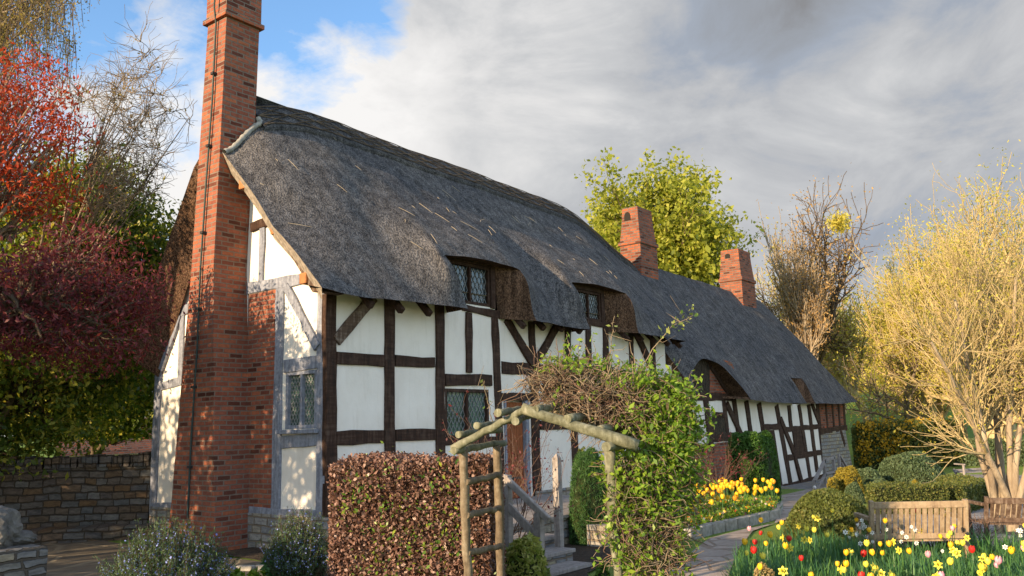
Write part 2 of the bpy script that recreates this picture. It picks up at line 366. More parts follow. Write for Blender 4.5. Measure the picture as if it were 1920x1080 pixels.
def leaf_mesh(P, size, aspect=.5, up=0., jit=.35, rs=None, flat=None):
    """rhombic folded leaves at points P"""
    r = rs or rg; n = len(P); P = np.asarray(P)
    a = r.normal(size=(n, 3)); a[:, 2] += up; a /= np.linalg.norm(a, axis=1, keepdims=True)
    b = r.normal(size=(n, 3)); b = np.cross(a, b); b /= np.linalg.norm(b, axis=1, keepdims=True)
    s = size*(1+jit*r.normal(size=(n, 1))).clip(.3, 2.)
    nrm_ = np.cross(a, b)
    v0 = P-a*s*.5; v1 = P+b*s*aspect*.5+nrm_*s*.08; v2 = P+a*s*.5; v3 = P-b*s*aspect*.5+nrm_*s*.08
    V = np.stack([v0, v1, v2, v3], 1).reshape(-1, 3)
    Fq = np.arange(n*4).reshape(n, 4)
    return V, Fq
def leaves(name, P, size, m, parent=None, aspect=.5, up=0., rnd=None, rs=None):
    V, Fq = leaf_mesh(P, size, aspect, up, rs=rs)
    if rnd is None: rnd = (rs or rg).random(len(P))
    return link(name, mesh(V, Fq, rnd=rnd), m, parent)
def clumped(P, k, sig, r=None):
    r = r or rg
    Q = np.repeat(np.asarray(P), k, axis=0); return Q+r.normal(size=Q.shape)*sig
def grow(rs, p, d, ln, r, lev, mx, out, tips, nb=4, spread=.7, up=.12, wig=.16, lr=.66, rr=.55, seg=4, t0=.3, thin=.004):
    P = [np.array(p, float)]; d = np.array(d, float); d /= np.linalg.norm(d); D = [d]
    for i in range(seg):
        d = d+rs.normal(size=3)*wig+np.array([0, 0, up]); d /= np.linalg.norm(d)
        P.append(P[-1]+d*ln/seg); D.append(d)
    r1 = max(r*rr, thin); rad = np.linspace(r, r1, seg+1)
    out.append((np.array(P), rad))
    if lev >= mx:
        tips += P[seg//2:]; return
    n = nb if isinstance(nb, int) else nb[min(lev, len(nb)-1)]
    for i in range(n):
        tt = t0+(1-t0)*(i+rs.random())/n if i < n-1 else 1.
        x = tt*seg; j = min(int(x), seg-1); q = P[j]+(P[j+1]-P[j])*(x-j); dd = D[min(j+1, seg)]
        s = rs.normal(size=3); s -= dd*(s@dd); s /= np.linalg.norm(s)
        a = spread*(.6+.6*rs.random())*(1 if i < n-1 else .35)
        nd = dd*math.cos(a)+s*math.sin(a)
        grow(rs, q, nd, ln*lr*(.75+.5*rs.random()), max((r+(r1-r)*tt)*.62, thin), lev+1, mx, out, tips, nb, spread, up, wig, lr, rr, seg, .2, thin)

# ------------------------------------------------------------------ ground
def sm(a, b, x): u = np.clip((x-a)/(b-a), 0, 1); return u*u*(3-2*u)
def gz(x, y):
    z = -.24*sm(6., 15., x)*sm(6, 3, y)
    z = z+sm(30, 85, x)*6.*sm(60, -10, y)+sm(25, 80, y)*2.
    return z+0.
def G(px, py, dz=0.):
    r = ray(px, py); s = 1.
    for _ in range(4000):
        p = CAM+r*s
        if p[2] <= gz(p[0], p[1])+dz: break
        s += .01*max(1, s/8)
    return p
def grid_ground():
    xs = np.concatenate([np.linspace(-300, -20, 12)[:-1], np.linspace(-20, 40, 151), np.linspace(40, 700, 40)[1:]])
    ys = np.concatenate([np.linspace(-400, -25, 12)[:-1], np.linspace(-25, 30, 138), np.linspace(30, 700, 40)[1:]])
    X, Y = np.meshgrid(xs, ys); Z = gz(X, Y)-.012+.05*np.sin(X*.23)*np.sin(Y*.31)*(np.abs(X-8) > 34)
    V = np.stack([X, Y, Z], -1).reshape(-1, 3); nx, ny = len(xs), len(ys)
    i = np.arange(nx-1)[None, :]; j = np.arange(ny-1)[:, None]*nx
    Fq = np.stack([i+j, i+j+1, i+j+nx+1, i+j+nx], -1).reshape(-1, 4)
    return mesh(V, Fq)
def lawn(t):
    o = obj(t); g = t.noise(o, 3, 6, .7); f = t.noise(o, 60, 4, .7); b = t.noise(o, .12, 4, .6)
    c = t.ramp(g, [(.3, (.1, .18, .025)), (.7, (.19, .3, .045))])
    c = t.mix(1., c, t.ramp(f, [(.3, (.6, .6, .6)), (.7, (1.3, 1.3, 1.3))]), 'MULTIPLY')
    c = t.mix(t.mapr(b, .45, .65, 0, .4), c, (.2, .24, .05))
    return c, f, .8, .04
tag(link('ground', grid_ground(), mat('grass_lawn', lawn), smooth=True), kind='structure')
def paving(c1, c2, joint, s=1.7):
    def fn(t):
        o = obj(t); nz = t.noise(o, 2.5, 3, .6, 0, True)
        v = t.n('ShaderNodeVectorMath', operation='MULTIPLY_ADD', i={0: nz, 1: (.18, .18, 0), 2: o}).outputs[0]
        v = scaled(t, v, (1, 1.3, 0))
        e = t.n('ShaderNodeTexVoronoi', feature='DISTANCE_TO_EDGE', i={'Vector': v, 'Scale': s, 'Randomness': .85}).outputs[0]
        k = t.n('ShaderNodeTexVoronoi', feature='F1', i={'Vector': v, 'Scale': s, 'Randomness': .85}).outputs[1]
        kk = t.n('ShaderNodeSeparateColor', i={0: k}).outputs[0]
        c = t.mix(kk, c1, c2); g = t.noise(o, 7, 6, .7)
        c = t.mix(1., c, t.ramp(g, [(.3, (.72, .72, .72)), (.7, (1.2, 1.2, 1.2))]), 'MULTIPLY')
        m = t.mapr(e, .02, .045, 1., 0.)
        c = t.mix(m, c, joint)
        return c, t.math('SUBTRACT', t.math('MULTIPLY', g, .4), m), .6, .02
    return mat('flagstones', fn, .75, .2)
def sheet(name, poly, dz, m, n=40):
    """a polygon (list of xy) draped on the ground"""
    bm = bmesh.new(); vs = [bm.verts.new((x, y, 0)) for x, y in poly]; f = bm.faces.new(vs)
    x0, x1 = min(p[0] for p in poly), max(p[0] for p in poly); y0, y1 = min(p[1] for p in poly), max(p[1] for p in poly)
    for k in range(1, int((x1-x0)/.35)+1):
        bmesh.ops.bisect_plane(bm, geom=bm.verts[:]+bm.edges[:]+bm.faces[:], plane_co=(x0+k*.35, 0, 0), plane_no=(1, 0, 0))
    for k in range(1, int((y1-y0)/.35)+1):
        bmesh.ops.bisect_plane(bm, geom=bm.verts[:]+bm.edges[:]+bm.faces[:], plane_co=(0, y0+k*.35, 0), plane_no=(0, 1, 0))
    for v in bm.verts: v.co.z = gz(v.co.x, v.co.y)+dz
    bmesh.ops.recalc_face_normals(bm, faces=bm.faces)
    me = bpy.data.meshes.new(name); bm.to_mesh(me); bm.free()
    if sum(p.normal.z for p in me.polygons) < 0: me.flip_normals()
    return tag(link(name, me, m), kind='structure')
g2 = lambda px, py, dz=0.: tuple(G(px, py, dz)[:2])
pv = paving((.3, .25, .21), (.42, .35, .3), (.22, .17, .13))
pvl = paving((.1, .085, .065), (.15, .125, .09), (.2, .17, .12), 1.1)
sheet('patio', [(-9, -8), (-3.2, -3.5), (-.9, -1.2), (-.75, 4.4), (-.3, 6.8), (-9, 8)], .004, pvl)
path_l = [g2(1180, 1110), g2(1285, 1045), g2(1330, 1010), g2(1395, 993), g2(1452, 982), g2(1466, 955), (12.2, -1.2), (19.2, -1.)]
path_r = [(23.5, -1.2), (20., -2.4), (13.5, -2.7), g2(1490, 958), g2(1474, 975), g2(1412, 996), g2(1385, 1030), g2(1355, 1110)]
sheet('path', path_l+path_r, .008, pv)
sheet('terrace', [(6.6, -4.75), (24, -2.9), (24, -10), (4.0, -9.6), (3.9, -6.3)], .004, paving((.25, .23, .22), (.34, .31, .29), (.16, .14, .12), 2.))
sheet('soil_bed', [(-3.4, -3.4), (-1.0, -1.15), (-.72, 1.6), (-.02, 1.6), (-.02, -.02), (8.5, -.02), (8.5, -1.4), (4., -2.5), (2.6, -3.5), (.4, -4.0), (-.9, -5.0), (-2.2, -5.4)], .012, MT['soil'])

# ------------------------------------------------------------------ the cottage
cot = thing('thatched_cottage', 'long thatched cottage with white plaster, dark timber framing and three brick chimneys', 'cottage')
def timber(name, a, b, wd, plane='front', m='oak', proud=.03, deep=.06, wob=.012, cot=cot):
    """an oak member between two picture points lying on the front (y=0) or gable (x=0) wall plane"""
    ax = 1 if plane == 'front' else 0
    A, B = at(*a, ax, 0.), at(*b, ax, 0.)
    nrmv = np.array([0, -1., 0]) if ax == 1 else np.array([-1., 0, 0])
    d = B-A; ln = np.linalg.norm(d); d /= ln; s = np.cross(d, nrmv)
    n = max(3, int(ln/.3)); V = []; Fc = []
    r = random.Random(int(a[0]*7+a[1]*13+b[0]))
    for i in range(n+1):
        p = A+d*ln*i/n; w1 = wd/2+r.uniform(-wob, wob); w2 = wd/2+r.uniform(-wob, wob)
        k = proud+r.uniform(-.003, .003)
        c = .008
        V += [p-s*w1-nrmv*deep, p-s*w1+nrmv*(k-c), p-s*(w1-c)+nrmv*k, p+s*(w2-c)+nrmv*k, p+s*w2+nrmv*(k-c), p+s*w2-nrmv*deep]
    for i in range(n):
        for j in range(5): Fc.append([i*6+j, i*6+j+1, i*6+6+j+1, i*6+6+j])
    Fc += [[5, 4, 3, 2, 1, 0], [n*6+j for j in range(6)]]
    mb = MB(); mb.add(V, Fc); return mb.build(name, MT[m], cot)

def wall_holes(mb, plane, u0, u1, z0, z1, holes, y=0., rv=.12):
    us = sorted({u0, u1, *[q for h in holes for q in h[:2]]}); zs = sorted({z0, z1, *[q for h in holes for q in h[2:]]})
    P = (lambda u, d, z: (u, d, z)) if plane == 'front' else (lambda u, d, z: (d, u, z))
    for i in range(len(us)-1):
        for j in range(len(zs)-1):
            cu, cz = (us[i]+us[i+1])/2, (zs[j]+zs[j+1])/2
            if any(h[0] < cu < h[1] and h[2] < cz < h[3] for h in holes): continue
            mb.add([P(us[i], y, zs[j]), P(us[i+1], y, zs[j]), P(us[i+1], y, zs[j+1]), P(us[i], y, zs[j+1])], [[0, 1, 2, 3]])
    for a, b, c, d in holes:
        Q = [(a, c), (b, c), (b, d), (a, d)]
        for k in range(4):
            p, q = Q[k], Q[(k+1) % 4]
            mb.add([P(p[0], y, p[1]), P(q[0], y, q[1]), P(q[0], y+rv, q[1]), P(p[0], y+rv, p[1])], [[0, 1, 2, 3]])
        mb.add([P(a, y+rv, c), P(b, y+rv, c), P(b, y+rv, d), P(a, y+rv, d)], [[0, 1, 2, 3]])
# openings: u0,u1,z0,z1
def boxpx(x0, y0, x1, y1, ax=1):
    a, b = at(x0, y0, ax, 0.), at(x1, y1, ax, 0.); k = 1-ax if ax == 1 else 1
    k = 0 if ax == 1 else 1
    return (min(a[k], b[k]), max(a[k], b[k]), min(a[2], b[2]), max(a[2], b[2]))
win_main = boxpx(834, 728, 918, 820); win_d1 = (2.62, 3.70, 3.80, 4.52); win_d2 = (6.50, 7.45, 3.84, 4.46)
win_gab = boxpx(537, 698, 594, 803, 0); door1 = boxpx(945, 740, 993, 932); door1 = (door1[0], door1[1], .40, 2.15)
mb = MB()
wall_holes(mb, 'front', 0., 11.3, .1, 3.05, [win_main, door1], 0.)
wall_holes(mb, 'front', 11.3, 23.7, -.3, 2.42, [], 0.)
wall_holes(mb, 'front', 0., 10.3, 3.05, 4.0, [(win_d1[0], win_d1[1], win_d1[2], 4.0), (win_d2[0], win_d2[1], win_d2[2], 4.0)], 0.)
wall_holes(mb, 'gable', 0., 4.45, .1, 3.7, [win_gab], 0.)
mb.add([(0, 0, 3.7), (0, 4.45, 3.7), (0, 3.1, 5.6), (0, 2.3, 6.6), (0, 1.9, 6.6), (0, 1.15, 5.45)], [[0, 1, 2, 3, 4, 5]])
mb.add([(23.7, 0, .1), (23.7, 4.45, .1), (23.7, 4.45, 2.4), (23.7, 0, 2.4)], [[0, 1, 2, 3]])
mb.add([(0, 4.45, .1), (24, 4.45, .1), (24, 4.45, 2.1), (0, 4.45, 3.0)], [[0, 1, 2, 3]])
# bits of wall standing up behind the dormer sills
mb.build('wall', MT['plaster'], cot)
# plinth of stone under the plaster, a step proud of it
mb = MB(); p0 = at(470, 975, 0, -.03)[2]
def slab(mb, x0, x1, y0, y1, z0, z1): mb.box(x0, x1, y0, y1, z0, z1)
pl = MB(); pl.box(-.05, .4, -.05, 4.5, -.4, .5); pl.box(.4, 3.85, -.05, .4, -.4, .36); pl.box(4.85, 6.6, -.07, .4, -.6, .5); pl.box(6.6, 17.2, -.06, .4, -.9, -.22)
pl.build('plinth', MT['plinth'], cot, bevel=.012)
# far end: stone pier, brick panel
a = [at(1539, 811, 1, -.04), at(1585, 805, 1, -.04), at(1603, 880, 1, -.04), at(1546, 902, 1, -.04)]
def prism(mb, pts, dv):
    n = len(pts); V = [np.array(p, float) for p in pts]; dv = np.array(dv, float); V += [v+dv for v in V]
    return mb.add(V, [list(range(n))[::-1], list(range(n, 2*n))]+[[i, (i+1) % n, n+(i+1) % n, n+i] for i in range(n)])
st = MB(); prism(st, [a[0], a[1], a[2]+np.array([0, 0, -.6]), a[3]+np.array([0, 0, -.5])], (0, .5, 0))
st.box(23.95, 24.55, .45, 4.5, -.6, 1.6)
st.build('stone_end_wall', MT['plinth'], cot, bevel=.015)
b_ = [at(1536, 754, 1, -.015), at(1584, 750, 1, -.015), at(1585, 805, 1, -.015), at(1539, 811, 1, -.015)]
mb = MB(); prism(mb, b_, (0, .2, 0)); mb.build('brick_panel', MT['brick_far'], cot)
mb = MB(); prism(mb, [at(1296, 838, 1, -.02), at(1378, 826, 1, -.02), at(1386, 925, 1, -.02), at(1300, 940, 1, -.02)], (0, .12, 0)); mb.build('brick_panel', MT['brick_far'], cot)
mb = MB(); prism(mb, [at(1331, 664, 1, -.015), at(1331, 742, 1, -.015), at(1398, 745, 1, -.015), at(1372, 680, 1, -.015)], (0, .1, 0)); mb.build('brick_panel', MT['brick_far'], cot)
g_ = [at(470, 551, 0, -.02), at(519, 541, 0, -.02), at(510, 956, 0, -.02), at(470, 956, 0, -.02)]
mb = MB(); prism(mb, [(-.02, 1.16, .45), (-.02, 1.9, .45), (-.02, 1.9, 3.86), (-.02, 1.16, 3.86)], (.15, 0, 0)); mb.build('brick_panel', MT['brick'], cot)

O = 'oak'
front = [  # name, from, to, width m
 ('corner_post', (619, 552), (621, 990), .2), ('timber_post', (729, 560), (730, 1000), .21), ('timber_post', (823, 572), (826, 1000), .2),
 ('timber_stud', (877.5, 586), (878.5, 699), .16), ('timber_post', (926.5, 594), (941, 940), .19),
 ('timber_brace', (948, 598), (998, 684), .17), ('timber_brace', (1047, 604), (1001, 684), .17), ('timber_stud', (994.5, 604), (998, 684), .18),
 ('timber_rail', (940, 689), (1222, 706), .22), ('timber_post', (1063, 606), (1066, 780), .2), ('timber_stud', (1101.5, 608), (1103, 689), .19),
 ('timber_post', (1134, 612), (1137, 780), .2), ('timber_stud', (1182, 626), (1184, 690), .2), ('timber_brace', (1192, 626), (1225, 698), .2),
 ('timber_post', (1222.5, 638), (1226, 800), .22), ('timber_post', (1000, 700), (1007, 965), .22), ('timber_rail', (1012, 797), (1226, 798), .16),
 ('timber_post', (1071, 700), (1079, 890), .2), ('timber_post', (1150, 700), (1156, 880), .2),
 ('timber_rail', (629, 671), (718, 676.5), .185), ('timber_rail', (740, 676), (813.5, 680.5), .17), ('timber_rail', (629, 821.5), (718, 818.5), .2), ('timber_rail', (740, 816.5), (815, 814.5), .18),
 ('timber_rail', (833, 711.5), (920, 713.5), .2), ('timber_rail', (832, 827), (928, 825), .13), ('timber_rail', (866, 577), (938, 591), .12), ('timber_rail', (1099, 603), (1194, 622), .12),
 ('timber_rail', (940, 744), (1000, 744), .14), ('timber_rail', (629, 952), (930, 925), .2),
 # the far range
 ('timber_rail', (1290, 743), (1372, 745), .2), ('timber_post', (1322, 749), (1334, 850), .28), ('timber_rail', (1334, 777), (1357, 778), .13), ('timber_post', (1356, 749), (1364, 818), .2),
 ('timber_brace', (1361, 757), (1388, 815), .2), ('timber_stud', (1375, 749), (1384, 816), .24), ('timber_stud', (1398, 752), (1407, 816), .24), ('timber_post', (1422, 756), (1432, 818), .27),
 ('timber_rail', (1334, 822), (1390, 817), .2), ('timber_rail', (1391, 817), (1434, 819), .14), ('timber_rail', (1429, 801), (1461, 799.5), .17), ('timber_post', (1455, 760), (1482, 908), .3),
 ('timber_brace', (1462, 786), (1486, 845), .22), ('timber_brace', (1486, 845), (1501, 903), .22), ('timber_stud', (1478, 760), (1482, 800), .24), ('timber_post', (1497, 759), (1519, 900), .26), ('timber_rail', (1471, 805.5), (1534, 799.5), .16),
 ('timber_rail', (1473, 859), (1539, 848), .17), ('timber_stud', (1515, 759), (1531, 884), .25), ('timber_brace', (1520.6, 756), (1534, 790), .2), ('timber_post', (1531.5, 756), (1545, 880), .28),
 ('timber_rail', (1466, 914), (1545, 892), .14), ('timber_rail', (1536, 809.5), (1587, 802), .2), ('timber_rail', (1296, 838), (1335, 841), .2),
 ('timber_stud', (1547, 757), (1551, 805), .16), ('timber_stud', (1559, 756), (1563, 804), .16), ('timber_stud', (1570.5, 755), (1574, 803), .16), ('timber_stud', (1580.5, 754), (1584, 803), .24),
 ('timber_brace', (1573.5, 806), (1582, 835), .2),
]
for i, (nm, a, b, wd) in enumerate(front):
    x0 = at(*a, 1, 0.)[0]
    timber(nm, a, b, wd, 'front', 'oak', .028+.004*(i % 4)+(.02 if 'brace' in nm else 0))
timber('timber_brace', (698, 556), (629, 640), .18, 'front', 'oak_brace', .05)
gable = [
 ('corner_post', (605.5, 528), (602.5, 975), .2), ('timber_post', (527, 538), (518, 962), .19), ('timber_rail', (466, 541), (598, 518), .17), ('timber_brace', (540, 536), (598, 652), .14),
 ('timber_rail', (534, 687), (598, 677.5), .19), ('timber_rail', (526, 830), (597, 823.5), .18), ('sill_plate', (470, 963), (606, 971), .2), ('timber_stud', (495, 420), (491, 530), .12),
 ('timber_post', (303, 600), (288, 950), .2), ('timber_post', (344, 575), (339, 720), .13), ('timber_rail', (290, 616), (366, 572), .17), ('timber_brace', (340, 590), (305, 694), .13), ('timber_rail', (296, 727), (345, 713), .15), ('sill_plate', (283, 954), (330, 955), .2)]
for i, (nm, a, b, wd) in enumerate(gable): timber(nm, a, b, wd, 'gable', 'oak_grey', .028+.004*(i % 4)+(.015 if 'brace' in nm else 0))
timber('collar_beam', (474, 428), (517, 409), .16, 'gable', 'oak', .05)
timber('rafter', (472, 352), (604, 535), .14, 'gable', 'oak_brace', .09)
timber('rafter', (368, 420), (300, 600), .16, 'gable', 'oak', .06)
# purlin and wall-plate ends sticking out of the gable, and the round barge pole on the left
for (px, py, s_) in ((470, 347, .17), (529, 432, .15), (584, 524, .15)):
    c = at(px, py, 0, -.3); mb = MB(); mb.bar((-.46, c[1], c[2]), (.05, c[1], c[2]), s_, s_*1.05); mb.build('purlin_end', MT['purlin'], cot, bevel=.012)
A, B = at(374, 352, 0, -.2), at(283, 610, 0, -.2); n_ = 7
tube_obj('barge_pole', [(np.array([A+(B-A)*i/n_+np.array([0, .02*math.sin(i*2), 0]) for i in range(n_+1)]), np.full(n_+1, .075))], MT['bark_grey'], cot, 10)
# rafter feet peeping out below the thatch
for i in range(17):
    x = .5+i*.62
    if 2.3 < x < 3.9 or 6.2 < x < 7.7: continue
    mb = MB(); mb.bar((x, -.36, 3.47+.02*math.sin(i*5)), (x, .05, 3.9), .1, .1); mb.build('rafter_foot', MT['oak'], cot, bevel=.01)

# ---------- windows
def lattice(u0, u1, z0, z1, d, plane, nx, lean=0.):
    """lead cames as a diamond net; real strips"""
    P = (lambda u, z: (u, d, z)) if plane == 'front' else (lambda u, z: (d, u, z))
    w_, h_ = u1-u0, z1-z0; s = w_/nx; sl_ = 1.75; mb = MB()
    up = (0, 1, 0) if plane == 'front' else (1, 0, 0)
    k = -int(h_/sl_/s)-1
    while k <= nx:
        for sg in (1, -1):
            a0 = k*s; t0_ = max(0, -a0/(h_/sl_)); t1_ = min(1, (w_-a0)/(h_/sl_))
            if t1_ > t0_+.01:
                ua, ub = a0+t0_*h_/sl_, a0+t1_*h_/sl_
                za, zb = t0_*h_, t1_*h_
                if sg < 0: ua, ub = w_-ua, w_-ub
                mb.bar(P(u0+ua, z0+za), P(u0+ub, z0+zb), .011, .008, up)
        k += 1
    return mb
def window(b, plane, d, nl, nx, glass, fm, label=None, curtain=False):
    u0, u1, z0, z1 = b; fw = .055; mb = MB()
    B = (lambda a, c, e, f_: mb.box(a, c, d-.03, d+.05, e, f_)) if plane == 'front' else (lambda a, c, e, f_: mb.box(d-.03, d+.05, a, c, e, f_))
    B(u0, u0+fw, z0, z1); B(u1-fw, u1, z0, z1); B(u0+fw, u1-fw, z1-fw, z1); B(u0+fw, u1-fw, z0, z0+fw)
    lw = (u1-u0)/nl
    for i in range(1, nl): B(u0+i*lw-fw*.45, u0+i*lw+fw*.45, z0+fw, z1-fw)
    fr = mb.build('window', fm, cot, bevel=.006)
    if label: fr['label'] = label
    for i in range(nl):
        a, c = u0+i*lw+fw*(.5 if i else 1), u0+(i+1)*lw-fw*(.5 if i < nl-1 else 1)
        g = MB(); q = d+.03
        if plane == 'front': g.box(a, c, q, q+.006, z0+fw, z1-fw)
        else: g.box(q, q+.006, a, c, z0+fw, z1-fw)
        g.build('pane', glass, fr)
        lattice(a, c, z0+fw, z1-fw, q-.008, plane, nx).build('lattice', MT['lead'], fr)
    return fr
window(win_main, 'front', .03, 2, 5, MT['glass'], MT['oak'], 'wide ground floor window with green leaded diamond panes')
window(win_d1, 'front', .02, 2, 4, MT['glass_dark'], MT['oak'], 'leaded attic window in the nearer thatch notch')
window(win_d2, 'front', .02, 2, 4, MT['glass_dark'], MT['oak'], 'leaded attic window in the second thatch notch')
window(win_gab, 'gable', .02, 2, 4, MT['glass'], MT['oak_grey'], 'gable window with silvered frame beside the tall chimney')
sp = at(525, 817, 0, -.05); mb = MB(); mb.box(-.11, .03, win_gab[0]-.08, win_gab[1]+.1, win_gab[2]-.07, win_gab[2]-.01); mb.build('window_sill', MT['oak_grey'], cot, bevel=.008)
# dormer cheeks and heads of dark oak
for (b, s_) in ((win_d1, 1), (win_d2, 1)):
    mb = MB(); mb.box(b[0]-.12, b[0], -.03, .12, b[2]-.02, b[3]+.25); mb.box(b[1], b[1]+.13, -.035, .12, b[2]-.02, b[3]+.25); mb.box(b[0]-.1, b[1]+.1, -.04, .1, b[3], b[3]+.22)
    mb.box(b[0]-.5, b[0]-.12, .0, .1, b[2]-.1, b[3]+.2); mb.box(b[1]+.13, b[1]+.7, .0, .1, b[2]-.1, b[3]+.2)
    mb.build('dormer_frame', MT['oak'], cot, bevel=.006)
# wattle panels, shutters and doors of the far range
def quadpanel(name, pts, m, y=-.02, th=.05, lab=None):
    mb = MB(); prism(mb, [at(*p, 1, y) for p in pts], (0, th, 0)); o = mb.build(name, m, cot, bevel=.006)
    if lab: o['label'] = lab
    return o
quadpanel('wattle_panel', [(1290, 742), (1292, 700), (1310, 672), (1331, 664), (1331, 742)], MT['wattle'], -.02)
quadpanel('wattle_window', [(1329, 781), (1358, 782), (1364, 818), (1335, 820)], MT['wattle'], -.02)
quadpanel('shutter', [(1487, 808), (1502, 807), (1509.5, 852), (1493, 855)], MT['oak'], -.04)
quadpanel('plank_door', [(1433, 807), (1452, 806), (1468, 912), (1449, 914)], MT['oak'], -.02, lab='dark plank door beside the clipped green yew')
timber('timber_brace', (1331, 684), (1371, 746), .22, 'front', 'oak', .06)
# main door, of vertical boards
dr = MB(); nb_ = 6; dx0, dx1 = door1[0]+.03, door1[1]-.1
for i in range(nb_):
    a = dx0+(dx1-dx0)*i/nb_; c = dx0+(dx1-dx0)*(i+1)/nb_-.008; dr.box(a, c, .03+.004*(i % 2), .07, .42, 2.12)
door = dr.build('door', MT['door'], cot, bevel=.004); door['label'] = 'brown board door at the top of the stone steps'
mb = MB(); mb.box(door1[1]-.09, door1[1]+.01, -.035, .08, .4, 2.15); mb.box(door1[0]-.02, door1[0]+.03, -.03, .08, .4, 2.15); mb.build('door_frame', MT['oak_grey'], cot, bevel=.006)
for z in (.75, 1.75):
    mb = MB(); mb.box(dx0+.06, dx0+.5, .018, .03, z, z+.04); mb.build('door_hinge', MT['iron'], door)

# ---------- the tall gable chimney, battered, built course by course height
def ch_y(pxl, pxr, z):     # y of the left and right arris on the x=-.6 face, for a line through picture columns
    return None
secs = [(-.45, -.64, 3.12, 1.70), (.5, -.62, 2.90, 1.74), (2.6, -.61, 2.74, 1.88), (4.25, -.60, 2.60, 1.99), (6.05, -.60, 2.50, 1.92), (8.32, -.60, 2.37, 1.85)]
ys = {}
V = []; Fc = []
for k, (z, xf, yl, yr) in enumerate(secs): V += [(xf, yr, z), (xf, yl, z), (.03 if z > 6 else .05, yl, z), (.03 if z > 6 else .05, yr-.12*(z < 4.5)*0, z)]
for k in range(len(secs)-1):
    for j in range(4): Fc.append([k*4+j, k*4+(j+1) % 4, k*4+4+(j+1) % 4, k*4+4+j])
Fc.append([0, 1, 2, 3])
mb = MB(); mb.add(V, Fc)
mb.box(-.66, .09, 1.79, 2.43, 8.32, 8.40); mb.box(-.62, .05, 1.83, 2.39, 8.40, 9.4)
ch = mb.build('chimney', MT['brick'], cot, bevel=.006); ch['label'] = 'tall battered brick chimney against the gable'
# lightning conductor
cz = [(.45, 2.40), (1.6, 2.36), (3, 2.31), (4.3, 2.27), (5.6, 2.2), (7, 2.12), (8.25, 2.06), (8.5, 2.05), (9.3, 2.03)]
pts = []
for i, (z, y) in enumerate(cz):
    pts.append((-.64 if z < 8.3 else -.70, y+.015*math.sin(i*2.3), z))
def dens_(pts, k=6):
    pts = [np.array(p, float) for p in pts]; o = []
    for a, b in zip(pts[:-1], pts[1:]):
        for i in range(k): o.append(a+(b-a)*i/k)
    return np.array(o+[pts[-1]])
pp = dens_(pts)
con = tube_obj('lightning_conductor', [(pp, np.full(len(pp), .014))], MT['cable'], ch, 6)
for z, y in ((1.2, 2.375), (2.4, 2.34), (3.6, 2.29), (4.8, 2.24), (6.2, 2.165), (7.4, 2.1)):
    mb = MB(); mb.box(-.675, -.6, y-.035, y+.035, z-.02, z+.02); mb.build('clip', MT['iron'], con)
# mortar flashing where the thatch meets the stack
def small_chimney(x0, x1, y0, y1, z0, z1, holes, lab, lean=0.):
    mb = MB(); sh = z1-.55
    def ring(z, i): return [(x0+i, y0+i, z), (x1-i, y0+i, z), (x1-i, y1-i, z), (x0+i, y1-i, z)]
    def ringo(z, i): return [(x0+i, y0+i, z), (x1-i, y0+i, z), (x1-i, y1-i, z), (x0+i, y1-i, z)]
    R_ = [ring(z0, 0), ring(z0+(sh-z0)*.62, .01), ring(z0+(sh-z0)*.62+.02, -.035), ring(z0+(sh-z0)*.62+.12, -.03), ring(z0+(sh-z0)*.62+.16, .015), ring(sh+.2, .07), ring(sh+.24, .07), ring(z1, .085)]
    V = [p for r_ in R_ for p in r_]; Fc = []
    for k in range(len(R_)-1):
        for j in range(4): Fc.append([k*4+j, k*4+(j+1) % 4, k*4+4+(j+1) % 4, k*4+4+j])
    Fc.append([(len(R_)-1)*4+j for j in range(4)])
    mb.add(V, Fc); c = mb.build('chimney', MT['brick_far'], cot, bevel=.01); c['label'] = lab
    mb = MB()
    for (hy, hz, hw, hh) in holes:       # arched flue mouth on the near face
        xx = x0+.055; P = [(xx, hy+hw*math.cos(a), hz+hh*math.sin(a)) for a in np.linspace(0, math.pi, 9)]+[(xx, hy-hw, hz-.1), (xx, hy+hw, hz-.1)]
        prism(mb, P, (.08, 0, 0))
    mb.build('flue', MT['dark'], c)
    pass
    return c
small_chimney(12.75, 13.75, 1.85, 2.52, 5.75, 7.80, [(2.26, 7.52, .10, .15)], 'stubby brick chimney nearer the tall roof, with one wide arched flue')
small_chimney(19.7, 20.9, 1.80, 2.62, 5.5, 7.62, [(2.28, 7.42, .09, .06)], 'broad brick chimney toward the far end of the low roof')

# ---------- thatch
def thatch_mesh(cols, rid, eav, zm, hole, N1, N2, drop=None, bump=None, xmap=None, back=None, seed=1):
    """grid of the front slope: cols = eave x stations; rid(x)->(y,z); eav(x)->(y,z); zm(x)=height of the notch heads; hole(i)=True between columns"""
    nc = len(cols); rows = N1+N2+1; X = np.zeros((rows, nc, 3))
    for c, xe in enumerate(cols):
        ry_, rz_, rxx = rid(xe); ey, ez = eav(xe); zmid = zm(xe)
        tm = (rz_-zmid)/(rz_-ez)
        for r_ in range(rows):
            tt = tm*r_/N1 if r_ <= N1 else tm+(1-tm)*(r_-N1)/N2
            x = rxx+(xe-rxx)*tt
            y = ry_+(ey-ry_)*tt; z = rz_+(ez-rz_)*tt
            sag = math.sin(math.pi*tt)
            z += .07*sag; y -= .05*sag
            y, z, x = y, z-(drop(x, y) if drop else 0), x
            if bump: y -= bump(x, z, tt)
            X[r_, c] = (x, y, z)
    return X
def wobble(X, k=.02):
    x, y, z = X[..., 0], X[..., 1], X[..., 2]
    n = np.sin(x*2.1+z*1.3)*.5+np.sin(x*4.7-z*2.9+1)*.3+np.sin(x*9.1+z*7+2)*.2+np.sin(x*1.1-z*.7)*.6
    X[..., 1] -= k*n*.8; X[..., 2] += k*n*.5
    return X
rs = np.random.default_rng(5)
